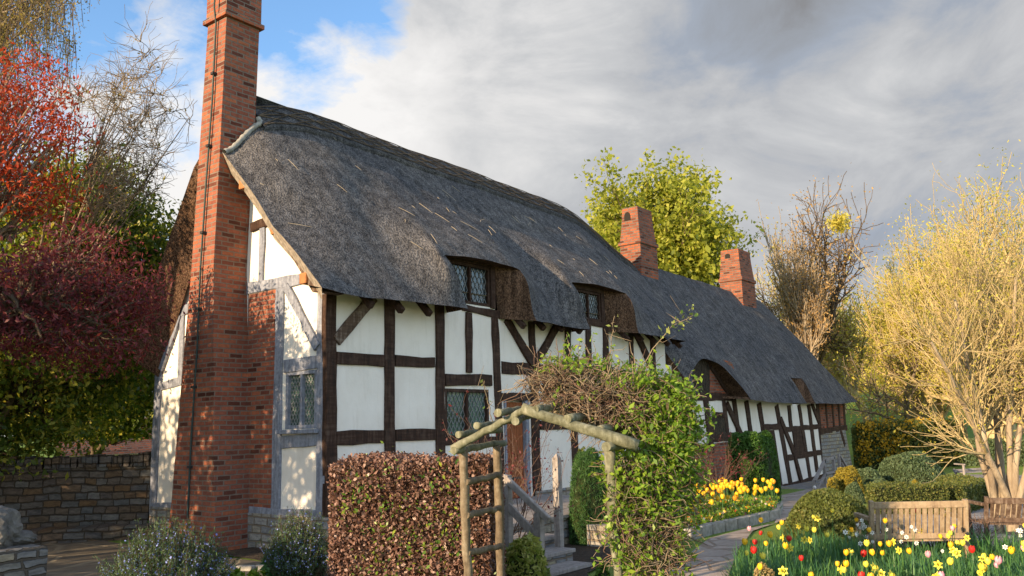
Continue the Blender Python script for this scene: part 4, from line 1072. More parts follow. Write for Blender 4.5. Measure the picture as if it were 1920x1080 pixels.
lp = [q+np.array([-.22, -.62]) for q in wp]; lp[0] = np.array([-.1, 4.35])
ribbon('bench_ledge', lp, -.05, .21, .75, MT['stone'], gw, 2, .02, 4)
r = np.random.default_rng(8); k = 0
tot = sum(np.linalg.norm(b-a) for a, b in zip(wp[:-1], wp[1:])); u = .05
while u < tot-.1 and k < 95:
    acc = 0
    for a, b in zip(wp[:-1], wp[1:]):
        L_ = np.linalg.norm(b-a)
        if u <= acc+L_: p = a+(b-a)*(u-acc)/L_; d = (b-a)/L_; break
        acc += L_
    w_ = r.uniform(.07, .13); s = np.array([-d[1], d[0]]); s = s if s[1] > 0 else -s; h = .2+r.uniform(-.03, .05)
    mb = MB(); c = p+s*.15; mb.bar((*(c-s*.2), 1.17+h/2), (*(c+s*.2), 1.17+h/2), w_, h); mb.build('coping_stone', MT['stone'], gw, bevel=.015); u += w_+.012; k += 1
# rough stone pier with a lump on top, bottom left
c = atd(2, 1010, 6.4); MT['pier'] = stone_mat('rough_pier_stone', .21, .062, [(.11, .11, .12), (.2, .19, .17), (.14, .145, .16), (.24, .21, .16), (.17, .17, .18)], (.07, .06, .05), .12, .012); pr = thing('stone_pier', 'rough stone pier capped with a grey boulder in the bottom left corner', 'pier', (c[0], c[1], -.1))
mb = MB(); mb.box(c[0]-.42, c[0]+.2, c[1]-.35, c[1]+.2, -.3, .88); o = mb.build('pier_body', MT['pier'], pr, bevel=.03)
MT['rock'] = mat('grey_rock', lambda t: (t.ramp(t.noise(obj(t), 6, 8, .75), [(.3, (.07, .068, .065)), (.55, (.2, .19, .175)), (.75, (.33, .31, .28))]), t.noise(obj(t), 9, 8, .75), 1., .08), .95)
def boulder(name, c, rad, m, parent, seed):
    bm = bmesh.new(); bmesh.ops.create_icosphere(bm, subdivisions=4, radius=1.); r = random.Random(seed); a = [Vector([r.uniform(-1, 1) for _ in range(3)]).normalized() for _ in range(9)]
    for v in bm.verts:
        k = 1.
        for q in a: k = min(k, .78/max(.05, v.co.dot(q))) if v.co.dot(q) > .78 else k
        k *= 1+.05*math.sin(v.co.x*9+seed)*math.sin(v.co.y*8)+.04*math.sin(v.co.z*17+v.co.x*13)
        v.co = Vector((c[0]+v.co.x*rad[0]*k, c[1]+v.co.y*rad[1]*k, c[2]+v.co.z*rad[2]*k))
    me = bpy.data.meshes.new('b'); bm.to_mesh(me); bm.free(); return link(name, me, m, parent)
boulder('boulder', (c[0]-.12, c[1]-.05, 1.0), (.24, .24, .19), MT['rock'], pr, 4)
boulder('cap_stone', (c[0]+.08, c[1]+.02, .92), (.17, .16, .07), MT['rock'], pr, 7)

# ------------------------------------------------------------------ shrubs and hedges
def dome_pts(c, rad, n, r, top=None, depth=.12, sq=2., zmin=0.):
    q = r.normal(size=(n, 3)); q /= np.linalg.norm(q, axis=1, keepdims=True); q[:, 2] = np.abs(q[:, 2])
    k = (np.abs(q)**sq).sum(1)**(-1/sq); wob = 1+.035*np.sin(q[:, 0]*6+c[0])+.035*np.sin(q[:, 1]*7+c[1])+.02*np.sin(q[:, 2]*9)
    q = q*k[:, None]*wob[:, None]*(1-depth*r.random((n, 1))**1.5)
    return np.array(c)+q*np.array(rad)
def dome_core(name, c, rad, m, parent, sq=2., s=.93):
    bm = bmesh.new(); bmesh.ops.create_icosphere(bm, subdivisions=4, radius=1.)
    for v in bm.verts:
        q = np.array(v.co); k = (np.abs(q)**sq).sum()**(-1/sq); q = q*k*s; q[2] = max(q[2], -.3); v.co = Vector(np.array(c)+q*np.array(rad))
    me = bpy.data.meshes.new('b'); bm.to_mesh(me); bm.free(); return link(name, me, m, parent, True)
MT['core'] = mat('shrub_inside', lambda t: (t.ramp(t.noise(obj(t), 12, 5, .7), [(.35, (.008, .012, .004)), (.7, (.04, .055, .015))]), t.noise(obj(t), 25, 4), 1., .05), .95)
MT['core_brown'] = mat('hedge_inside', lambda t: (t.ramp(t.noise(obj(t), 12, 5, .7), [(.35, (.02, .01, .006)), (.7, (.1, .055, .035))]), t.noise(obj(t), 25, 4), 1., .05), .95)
def shrub(name, label, pxc, pyb, pyt, wpx, depth, lm, n, ls, sq=2., cat='shrub', group=None, asp=.6, dy=.9, up=.0, z0=None, brown=None, dd=.12):
    p = atd(pxc, pyb, depth); zb = gz(p[0], p[1])-.05; zt = atd(pxc, pyt, depth)[2]; w_ = wpx/2*depth/F
    r = np.random.default_rng(int(pxc*3+pyb)); root = thing(name, label, cat, (p[0], p[1], zb), group); cc = (p[0], p[1], zb+(zt-zb)*.0); rad = (w_, w_*dy, zt-zb)
    P = dome_pts(cc, rad, n, r, sq=sq, depth=dd); rn = r.random(n)
    wv = .5+.5*np.sin(P[:, 0]*5/ max(.4, w_)+P[:, 2]*4+pxc)*np.sin(P[:, 1]*6/max(.4, w_)+1); rn = np.clip(rn*.6+wv*.4, 0, 1)
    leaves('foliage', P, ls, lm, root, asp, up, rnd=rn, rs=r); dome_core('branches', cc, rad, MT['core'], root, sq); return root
shrub('clipped_yew', 'tall bright green clipped yew block against the far plaster wall', 1417, 945, 817, 104, 19.5, L['yew'], 26000, .045, 5., 'yew', dy=.7)
shrub('domed_yew', 'broad mossy green clipped dome beside the flagged path', 1556, 1000, 921, 162, 12.2, L['box'], 30000, .035, 2.4)
shrub('domed_yew', 'large grey-green clipped dome near the far kerria hedge', 1712, 935, 849, 132, 23, L['boxblue'], 24000, .05, 2.4)
shrub('golden_shrub', 'round orange-gold clipped ball at the foot of the far stair rail', 1592, 925, 878, 56, 20.5, L['boxgold'], 8000, .045, 3.)
shrub('golden_shrub', 'small golden tuft left of the orange-gold ball', 1563, 928, 896, 24, 20, L['boxgold'], 1800, .04, 3.)
shrub('mound_shrub', 'grey-green mound behind the orange-gold ball', 1628, 930, 880, 66, 22, L['boxblue'], 8000, .05, 2.8)
shrub('mound_shrub', 'low grey mound right of the orange-gold ball', 1601, 935, 906, 42, 19, L['boxblue'], 6000, .04)
shrub('mound_shrub', 'low green mound in front of the grey-green mound', 1652, 935, 899, 56, 19.5, L['boxblue'], 7000, .04)
shrub('mound_shrub', 'small ruddy-green mound at the foot of the large dome', 1718, 935, 903, 36, 19, L['boxgold'], 4000, .04)
shrub('mound_shrub', 'clipped green mound right of the curved box hedge', 1868, 950, 906, 46, 17, L['box'], 8000, .04)
shrub('broom_shrub', 'dark green feathery shrub behind the tall grey post', 1110, 1005, 850, 84, 12.2, L['broom'], 30000, .07, 2.6, asp=.12, up=1.2, dd=.35)
shrub('variegated_shrub', 'glossy yellow-splashed evergreen shrub at the foot of the steps', 985, 1110, 1012, 96, 8.6, L['variegated'], 3600, .075, 2.4, asp=.45, dd=.3)
shrub('heath_shrub', 'tawny low tuft at the near edge of the tulip bed', 1432, 1085, 1058, 70, 7.2, L['heath'], 2500, .02)
def stripe_hedge(name, label, pts, w_, h, lm, n, ls, cat='hedge', core='core', group=None, seed=3, jig=.05, top_rnd=None):
    """clipped hedge along a polyline of ground points"""
    r = np.random.default_rng(seed); pts = [np.array(p, float) for p in pts]; L_ = [np.linalg.norm(b-a) for a, b in zip(pts[:-1], pts[1:])]; tot = sum(L_)
    root = thing(name, label, cat, (pts[0][0], pts[0][1], gz(*pts[0])), group); P = []
    for a, b, l in zip(pts[:-1], pts[1:], L_):
        m = int(n*l/tot); f = r.random((m, 1)); d = (b-a)/l; s = np.array([-d[1], d[0]]); side = r.random(m); u = r.random(m)
        off = np.where(side < .38, -w_/2, np.where(side < .62, w_/2, (u-.5)*w_)); z = np.where(side < .62, u*h, h)
        round_ = np.where((side < .62), 1-np.clip((u-.85)/.15, 0, 1)**2*.15, 1); zr = np.where(side >= .62, -np.abs(u-.5)**4*4*.25*h*.6, 0)
        q = a+(b-a)*f+s[None, :]*(off*round_)[:, None]; q += r.normal(size=q.shape)*jig*.5
        zz = gz(q[:, 0], q[:, 1])+z+zr+r.normal(size=m)*jig*.4+.02*np.sin(q[:, 0]*5)+.02*np.sin(q[:, 1]*7); q = q+s[None, :]*(.035*np.sin(q[:, :1]*6+q[:, 1:]*5)*np.sin(zz*8)[:, None]); P.append(np.column_stack([q, zz]))
        for e, k in ((a, -1), (b, 1)):
            m2 = int(m*w_/l*.5); q = e+s[None, :]*((r.random((m2, 1))-.5)*w_)+d*k*jig*r.random((m2, 1)); P.append(np.column_stack([q, gz(q[:, 0], q[:, 1])+r.random(m2)*h]))
    P = np.concatenate(P)
    if top_rnd: rn = top_rnd(P, r)
    else: rn = r.random(len(P))
    leaves('foliage', P, ls, lm, root, .6, 0., rnd=rn, rs=r)
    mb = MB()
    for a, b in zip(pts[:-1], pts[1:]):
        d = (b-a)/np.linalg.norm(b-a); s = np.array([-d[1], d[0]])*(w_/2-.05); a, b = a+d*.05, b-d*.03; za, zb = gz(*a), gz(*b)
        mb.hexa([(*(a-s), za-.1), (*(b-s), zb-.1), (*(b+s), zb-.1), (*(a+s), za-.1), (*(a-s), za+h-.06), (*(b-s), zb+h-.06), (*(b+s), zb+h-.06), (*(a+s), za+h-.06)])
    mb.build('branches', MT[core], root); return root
def dxy(px, depth): return xy(px, depth, 900)
stripe_hedge('box_hedge', 'low mossy box hedge bending round the domes', [dxy(1632, 15.8), dxy(1762, 15.6), dxy(1812, 18), dxy(1790, 20.5)], .7, .50, L['box'], 26000, .035)
kz = stripe_hedge('kerria_hedge', 'tall hedge sprinkled with orange-yellow blossom beyond the cottage end', [dxy(1618, 33.5), dxy(1700, 33), dxy(1790, 34)], 1.2, 1.6, L['box'], 15000, .09, seed=9, jig=.25)
rk_ = np.random.default_rng(2); kp = [np.array(dxy(1618, 33.5)), np.array(dxy(1700, 33)), np.array(dxy(1790, 34))]; P = []
for _ in range(420):
    f = rk_.random()*2; a_, b_ = kp[int(f)], kp[int(f)+1]; q = a_+(b_-a_)*(f % 1); d_k = (CAM[:2]-q)/np.linalg.norm(CAM[:2]-q); top_ = rk_.random() < .35
    q = q+d_k*(.64+.08*rk_.random() if not top_ else rk_.uniform(-.6, .7)); zz = gz(*q)+(1.65 if top_ else rk_.uniform(.2, 1.6)); P.append(np.array([*q, zz])+rk_.normal(size=(6, 3))*.11)
P = np.concatenate(P)
leaves('blossom', P, .1, L['kerria'], kz, .8)
stripe_hedge('dark_hedge', 'dark low hedge behind the far bench', [dxy(1790, 34), dxy(1990, 32)], 1.4, 1.0, L['boxblue'], 12000, .09, seed=19)
# beech hedge in front of the cottage corner: bronze dead leaves with green sprouting through
HL, HR = atd(628, 1000, 8.05), atd(903, 1000, 7.78)
def beech_rnd(P, r): return np.clip(r.normal(.45, .22, len(P))+.22*np.sin(P[:, 0]*5+P[:, 1]*4)*np.sin(P[:, 2]*6+P[:, 1]*3), 0, 1)
dh = (HR-HL)[:2]; dh /= np.linalg.norm(dh); nh = np.array([-dh[1], dh[0]]); nh = nh if nh@(CAM[:2]-HL[:2]) < 0 else -nh
zt = atd(770, 871, 7.75)[2]; hh = zt-gz(*(HL[:2]+nh*.4))
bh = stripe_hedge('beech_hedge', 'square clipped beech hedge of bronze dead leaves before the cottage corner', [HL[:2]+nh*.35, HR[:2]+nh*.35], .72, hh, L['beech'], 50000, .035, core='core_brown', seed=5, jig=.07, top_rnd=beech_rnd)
r = np.random.default_rng(31); Pg = []
for _ in range(60):
    px, py = r.choice([690, 790, 830, 870, 740, 760, 655])+r.normal()*28, 850+240*r.random()**.7
    if px > 905 or px < 620: continue
    Pg.append(atd(px, py, 7.62+(925-px)/300*.3+r.random()*.03)+r.normal(size=(12, 3))*np.array([.07, .07, .09]))
leaves('green_sprigs', np.concatenate(Pg), .037, L['hedgegreen'], bh, .5, rs=r)['kind'] = 'stuff'
ch_ = []
for _ in range(500):
    q = HL[:2]+(HR-HL)[:2]*r.random()+nh*.72*r.random(); z = zt-.06+.02*r.random(); d = r.normal(size=2)*.02
    ch_.append((np.array([(q[0], q[1], z), (q[0]+d[0], q[1]+d[1], z+.05+.06*r.random())]), np.array([.003, .0015])))
tube_obj('twigs', ch_, MT['twig_red'], bh, 3)
# a young shoot rising behind the hedge, and a green tuft beside it
def sprig(name, label, base, H, n, lm, ls, seed, spread=.1, ns=4, cat='plant', wood='stem'):
    r = np.random.default_rng(seed); root = thing(name, label, cat, tuple(base)); out = []; P = []
    for i in range(ns):
        e = np.array(base)+np.array([r.normal()*spread, r.normal()*spread, H*r.uniform(.7, 1.)]); m = (np.array(base)+e)/2+r.normal(size=3)*.02
        S_ = np.array([(1-f)**2*np.array(base)+2*f*(1-f)*m+f*f*e for f in np.linspace(0, 1, 6)]); out.append((S_, np.linspace(.008, .003, 6)))
        for k in range(n): f = r.uniform(.25, 1); j = min(int(f*5), 4); P.append(S_[j]+(S_[j+1]-S_[j])*(f*5-j)+r.normal(size=3)*.02)
    tube_obj('stem', out, MT['bark'] if wood != 'stem' else P_['stem'], root, 4); leaves('foliage', np.array(P), ls, lm, root, .4, 0, rs=r); return root
b = atd(768, 852, 9.3); sprig('young_shoots', 'pair of fresh green shoots rising behind the bronze hedge', (b[0], b[1], gz(b[0], b[1])), b[2]+.15-gz(b[0], b[1]), 40, L['vine'], .06, 1, .07, 3)
b = atd(706, 858, 9.0); sprig('green_tuft', 'green leafy tips showing over the left half of the bronze hedge', (b[0], b[1], gz(b[0], b[1])), b[2]+.04-gz(b[0], b[1]), 90, L['hedgegreen'], .06, 2, .14, 6)
# rosemary bushes with blue flowers
def rosemary(label, pxc, pyb, pyt, wpx, depth, seed, n=620, lean=.22):
    r = np.random.default_rng(seed); p = atd(pxc, pyb, depth); zb = gz(p[0], p[1]); H = atd(pxc, pyt, depth)[2]-zb; w_ = wpx/2*depth/F
    root = thing('rosemary_bush', label, 'bush', (p[0], p[1], zb)); out = []; P = []; B = []
    for i in range(n):
        a, q = r.uniform(0, 6.283), math.sqrt(r.random()); bx = np.array([p[0]+math.cos(a)*q*w_*.75, p[1]+math.sin(a)*q*w_*.6, zb]); hgt = H*(1-.55*q*q)*r.uniform(.6, 1.02)
        e = bx+np.array([math.cos(a)*q*lean+r.normal()*.06, math.sin(a)*q*lean+r.normal()*.06, hgt]); m = (bx+e)/2+r.normal(size=3)*.03
        S_ = np.array([(1-f)**2*bx+2*f*(1-f)*m+f*f*e for f in np.linspace(0, 1, 5)]); out.append((S_, np.linspace(.006, .002, 5)))
        f = r.uniform(.2, 1, 52); k = np.minimum((f*4).astype(int), 3); P.append(S_[k]+(S_[k+1]-S_[k])*(f*4-k)[:, None]+r.normal(size=(52, 3))*.014)
        if r.random() < .6:
            f = r.uniform(.55, .95, 7); k = np.minimum((f*4).astype(int), 3); B.append(S_[k]+(S_[k+1]-S_[k])*(f*4-k)[:, None]+r.normal(size=(7, 3))*.018)
    tube_obj('stems', out, MT['bark'], root, 3); leaves('foliage', np.concatenate(P), .034, L['rosemary'], root, .16, 1., rs=r); leaves('flowers', np.concatenate(B), .017, L['bluef'], root, .9, 0, rs=r)
rosemary('blue-flowered rosemary sprawling before the tall brick chimney', 318, 1070, 962, 215, 8.6, 1, 900)
rosemary('taller blue-flowered rosemary between the gable window and the bronze hedge', 562, 1080, 948, 110, 9.6, 2, 620, .12)
b = atd(462, 1050, 9.2); sprig('bedding_plant', 'small bright green leafy plant on the soil between the rosemaries', (b[0], b[1], gz(b[0], b[1])), .2, 50, L['vine'], .09, 8, .16, 9)
b = atd(512, 1060, 9.5); sprig('bulb_clump', 'tuft of narrow upright leaves against the stone plinth', (b[0], b[1], gz(b[0], b[1])), .36, 70, L['grassblade'], .12, 18, .07, 8)
# kerb stones edging the bed at the chimney foot
for i in range(5):
    p = G(425+i*36, 1071-i*1.5); mb = MB(); mb.bar((p[0]-.05, p[1]+.10, .0), (p[0]+.04, p[1]-.10, .0), .1, .12); q = mb.build('kerb_stone', MT['mortar'], None, bevel=.015); tag(q, 'pale kerb stone edging the soil bed below the brick chimney', 'kerb stone', 'kerb stones below the chimney')

# ------------------------------------------------------------------ steps, landing and rails
stp = thing('stone_steps', 'stone steps with board treads climbing to the brown cottage door', 'steps', (2.4, -2., -.3))
lv = [(.42, (1056, 966)), (.30, (1052, 1002)), (.18, (1078, 1028)), (.06, (1109, 1055))]
prev = -.06
corn = [at(px, py, 2, z) for z, (px, py) in lv]
for i, (z, _) in enumerate(lv):
    c = corn[i]; yb = -.06 if i == 0 else corn[i-1][1]-.005; x0 = c[0]-1.35
    if i == 0: x0, x1 = c[0]-1.35, max(c[0], 5.2)
    else: x1 = c[0]
    mb = MB(); mb.box(x0, x1, c[1]+.03, yb+(.3 if i else 0), -.7, z-.045); mb.build('step_block' if i else 'landing', MT['plinth'], stp, bevel=.012)
    mb = MB(); mb.box(x0-.02, x1+.02, c[1], yb+(.0 if i else 0), z-.045, z); mb.build('tread', MT['rail'], stp, bevel=.008)
lw = MB(); lw.box(corn[0][0]+.06, 5.15, corn[1][1], corn[1][1]+.3, -.8, .30); lw.build('side_wall', MT['plinth'], stp, bevel=.01)
hr = thing('handrail', 'silvery wooden handrail sloping down the left of the stone steps', 'handrail', (1.5, -2, 0)); XR = corn[2][0]-1.25
A, B = at(944, 893, 0, XR), at(1030, 976, 0, XR)
mb = MB(); mb.bar(A, B, .06, .075); mb.build('top_rail', MT['rail'], hr, bevel=.012)
A2, B2 = at(949, 945, 0, XR), at(1002, 1002, 0, XR); mb = MB(); mb.bar(A2, B2, .035, .09); mb.build('lower_rail', MT['rail'], hr, bevel=.008)
for (px, py, dz) in ((948, 891, 1.2), (1008, 962, 1.0)):
    p = at(px, py, 0, XR); mb = MB(); mb.bar((XR+.02, p[1], p[2]-dz), (XR+.02, p[1], p[2]), .09, .09, (0, 1, 0)); mb.build('post', MT['rail'], hr, bevel=.008)
p = at(1056, 858, 2, 1.42); q = corn[2]+np.array([.0, .25, 0]); zt_ = 1.5
d_ = fwd(q); T = atd(1057, 852, d_); mb = MB(); mb.bar((q[0]+.03, q[1], -.3), (q[0]+.03, q[1], T[2]-.05), .085, .085, (0, 1, 0)); 
mb.add([(q[0]-.012, q[1]-.042, T[2]-.05), (q[0]+.072, q[1]-.042, T[2]-.05), (q[0]+.072, q[1]+.042, T[2]-.05), (q[0]-.012, q[1]+.042, T[2]-.05), (q[0]+.03, q[1], T[2]+.01)], [[0, 1, 4], [1, 2, 4], [2, 3, 4], [3, 0, 4]])
tag(mb.build('wooden_post', MT['rail']), 'tall grey square post with pointed top at the right of the steps', 'post')
# far steps and rails
fs = thing('stone_steps', 'far flight of stone steps beside the tall clipped yew', 'steps', (17., -1., -.5))
for i, (z, y0) in enumerate(((-.24, -1.35), (-.38, -1.75), (-.52, -2.1))):
    mb = MB(); mb.box(16.4-i*.3, 20.6 if i == 0 else 18.9, y0, -.02 if i == 0 else y0+.5, -1., z); mb.build('step_block', MT['plinth'], fs, bevel=.012)
fr = thing('handrail', 'weathered wooden rail with posts at the far doorway', 'handrail', (18.5, -1.2, -.2))
def frp(px, py, v=-1.25): return at(px, py, 1, v)
for nm, a, b, wd in (('top_rail', (1526, 904), (1547, 862), .1), ('lower_rail', (1530, 918), (1549, 888), .07), ('top_rail', (1547, 862), (1566, 858), .08), ('lower_rail', (1549, 888), (1566, 884), .06), ('post', (1526, 900), (1528, 925), .1), ('post', (1545, 858), (1549, 916), .1), ('post', (1562, 853), (1566, 905), .1), ('post', (1572, 851), (1577, 900), .09), ('top_rail', (1574, 853), (1588, 876), .07), ('lower_rail', (1577, 868), (1590, 890), .05)):
    A, B = frp(*a), frp(*b); mb = MB(); mb.bar(A, B, .07, wd, (0, 0, 1) if 'rail' in nm else (1, 0, 0)); mb.build(nm, MT['rail'], fr, bevel=.006)
lamp = at(1527, 914, 1, -1.3); boulder('path_marker', lamp, (.05, .05, .05), MT['plaster'], fr, 3)

# ------------------------------------------------------------------ rustic arbor and its climber
ab = thing('rustic_arbor', 'rustic arbor of round poles with a peaked roof over the path', 'arbor', (-1.8, -5, -.3))
def pole(name, a, b, da, db, rad, m='arbor', n=9, bend=.0055, r2=None):
    A, B = atd(*a, da), atd(*b, db); rad *= .88; r2 = r2*.88 if r2 else None; rr_ = np.random.default_rng(int(a[0]+a[1]*3)); P = np.array([A+(B-A)*i/n+(rr_.normal(size=3)*bend if 0 < i < n else 0) for i in range(n+1)])
    return tube_obj(name, [(P, np.linspace(rad, r2 or rad*.92, n+1)+rr_.normal(size=n+1)*rad*.055)], MT[m], ab, 12, True)
D1, D2 = 7.2, 8.0
pole('arbor_post', (868, 842), (880, 1180), D1, D1, .048, 'post'); pole('arbor_post', (931, 836), (941, 1170), 7.75, 7.75, .046, 'post')
for y in (900, 962, 1033): pole('rung', (872+(y-900)*.03, y+4), (936+(y-900)*.02, y-10), D1-.02, 7.72, .033, 'post')
pole('arbor_post', (1143, 842), (1166, 1180), 6.9, 6.9, .05, 'arbor'); pole('arbor_post', (1212, 850), (1234, 1180), 7.7, 7.7, .045, 'post')
pole('purlin', (850, 845), (946, 831), 7.05, 7.95, .034); pole('purlin', (859, 815), (938, 806), 7.1, 7.9, .032); pole('purlin', (893, 798), (960, 789), 7.05, 7.8, .034)
pole('purlin', (933, 774), (1012, 764), 6.95, 7.8, .037); pole('purlin', (966, 790), (1000, 776), 6.95, 7.8, .036)
pole('purlin', (1003, 768), (1090, 757), 6.9, 7.8, .034); pole('purlin', (1063, 786), (1132, 774), 6.85, 7.7, .042); pole('purlin', (1124, 806), (1180, 796), 6.85, 7.6, .04); pole('purlin', (1136, 838), (1230, 826), 6.75, 7.6, .045)
pole('rafter', (848, 842), (986, 767), 7.1, 7.0, .036); pole('rafter', (888, 818), (1000, 762), 7.85, 7.75, .04)
pole('rafter', (978, 765), (1196, 836), 6.95, 6.8, .045, r2=.055); pole('rafter', (1000, 760), (1240, 830), 7.75, 7.6, .042)
cl = thing('climbing_plant', 'tangled climber of bare twigs and fresh green leaves smothering the right of the arbor', 'climber', (-1.2, -5.4, -.3))
r = np.random.default_rng(44)
blobs = [  # px, py, depth, radius px (x, y), twigs, leaf share
 (1040, 722, 7.4, 62, 34, 420, 0.), (1100, 745, 7.35, 72, 48, 620, .01), (1160, 765, 7.3, 66, 55, 620, .02), (1210, 775, 7.3, 52, 50, 380, .3), (1258, 780, 7.3, 40, 62, 200, 1.), (1085, 690, 7.5, 75, 20, 110, .3), (1190, 715, 7.4, 70, 18, 110, .5),
 (1245, 850, 7.2, 48, 60, 240, 1.), (1215, 920, 7.1, 55, 60, 380, .32), (1235, 985, 7.1, 55, 60, 420, .12), (1225, 1055, 7.0, 62, 60, 420, .10), (1180, 880, 7.0, 45, 40, 160, .5), (1290, 800, 7.4, 22, 22, 50, 1.), (1170, 990, 6.9, 30, 70, 160, .3), (1280, 900, 7.3, 22, 50, 110, .5)]
tw, lv_, lp_ = [], [], []
for px, py, dp, rx_, ry_, n, lf in blobs:
    c = atd(px, py, dp); rad = np.array([rx_*dp/F, rx_*dp/F*.9, ry_*dp/F])
    for i in range(n):
        q = r.normal(size=3); q /= np.linalg.norm(q); q *= r.random()**.4; p = c+q*rad; d = r.normal(size=3)*np.array([1, 1, .8])+np.array([0, 0, .15]); d /= np.linalg.norm(d); P = [p]
        for k in range(5): d = d+r.normal(size=3)*.33+np.array([0, 0, -.06]); d /= np.linalg.norm(d); P.append(P[-1]+d*r.uniform(.03, .075))
        tw.append((np.array(P), np.linspace(.0045, .002, 6)*r.uniform(.6, 1.5)))
        if r.random() < lf: lp_ += [P[3], P[4], P[5], P[2]]
    m = int(n*lf*5.); q = r.normal(size=(m, 3)); q /= np.linalg.norm(q, axis=1, keepdims=True); lp_ += list(c+q*rad*(1+.1*r.normal(size=(m, 1))))
main = []
for sx in (1150, 1166, 1205, 1222, 1190):
    P = [atd(sx+12*math.sin(k*.9+sx)+k*3, 1120-k*48, 7.+.04*k) for k in range(7)]; main.append((np.array(P), np.linspace(.02, .008, 7)))
tube_obj('stems', main, MT['twig_tan'], cl, 6)
half = len(tw)//2
tube_obj('twigs', [t_ for i, t_ in enumerate(tw) if i % 3], MT['twig_tan'], cl, 3); tube_obj('twigs', [t_ for i, t_ in enumerate(tw) if i % 3 == 0], MT['twig_red'], cl, 3)
leaves('foliage', clumped(lp_, 2, .016, r), .044, L['vine'], cl, .5, .3, rs=r)
# rose shoots waving above
for i, (a, b, lab) in enumerate((((1200, 690), (1300, 590), 'arching rose shoot with red-tipped leaves above the climber'), ((1140, 700), (1152, 595), 'thin bare rose shoot left of the arching one'), ((925, 800), (905, 712), 'thin twisting bare shoot above the left of the arbor'))):
    A, B = atd(*a, 7.4), atd(*b, 7.3); m = (A+B)/2+np.array([.0, .0, .12 if i == 0 else .02]); S_ = np.array([(1-f)**2*A+2*f*(1-f)*m+f*f*B for f in np.linspace(0, 1, 9)])+r.normal(size=(9, 3))*.008
    root = thing('rose_shoot', lab, 'rose', tuple(A)); tube_obj('stem', [(S_, np.linspace(.006, .002, 9))]+[(np.array([S_[k], S_[k]+r.normal(size=3)*.05, S_[k]+r.normal(size=3)*.09+np.array([0, 0, .04])]), np.array([.003, .002, .0015])) for k in (3, 4, 5, 6, 7)], MT['twig_tan'], root, 4)
    P = S_[r.integers(4, 9, 42 if i == 0 else 5)]+r.normal(size=(42 if i == 0 else 5, 3))*.04; leaves('foliage', P, .042, L['variegated'], root, .6, rs=r)
def twig_bush(name, label, px, py0, py1, wpx, dp, n, m, lm, k, seed, ls=.03):
    r = np.random.default_rng(seed); b = atd(px, py0, dp); zb = gz(b[0], b[1]) if py0 > 900 else b[2]; H = atd(px, py1, dp)[2]-zb; w_ = wpx/2*dp/F; root = thing(name, label, 'shrub', (b[0], b[1], zb)); out, tips = [], []
    for i in range(n): grow(r, np.array([b[0]+r.normal()*w_*.25, b[1]+r.normal()*w_*.25, zb]), np.array([r.normal()*.25, r.normal()*.25, 1.]), H*.5, .011, 1, 3, out, tips, 4, .5, .05, .2, .62, .6, 4, .25, .0022)
    out = [(np.minimum(P, np.array([1e9, 1e9, zb+H*1.05])), q) for P, q in out]
    tube_obj('stems', out, m, root, 3)
    if lm: leaves('foliage', clumped(tips, k, .03, r), ls, lm, root, .6, rs=r)
twig_bush('rose_bush', 'twiggy purple-leaved rose trained up beside the main window', 930, 1000, 735, 130, 10.4, 9, MT['twig_red'], L['purple'], 1, 5, .035)
twig_bush('climbing_rose', 'dark reddish rose stems climbing the far brick panel', 1345, 930, 800, 60, 17.5, 12, MT['twig_red'], L['purple'], 1, 6, .05)
twig_bush('rose_bush', 'bare red rose twigs beside the right end of the bench', 1835, 1010, 950, 70, 10.5, 6, MT['twig_red'], None, 1, 7)
twig_bush('rose_bush', 'small bare rose twigs in front of the left end of the bench', 1660, 1010, 958, 60, 10.2, 5, MT['twig_red'], L['purple'], 1, 8, .03)
shrub('ivy_mound', 'little green plant at the foot of the lower step', 1130, 1100, 1055, 34, 9.0, L['hedgegreen'], 500, .05, asp=.6, dd=.3)
shrub('box_bush', 'green bush in front of the white panel right of the brown door', 1095, 900, 838, 40, 13.5, L['box'], 3000, .05, dd=.3)

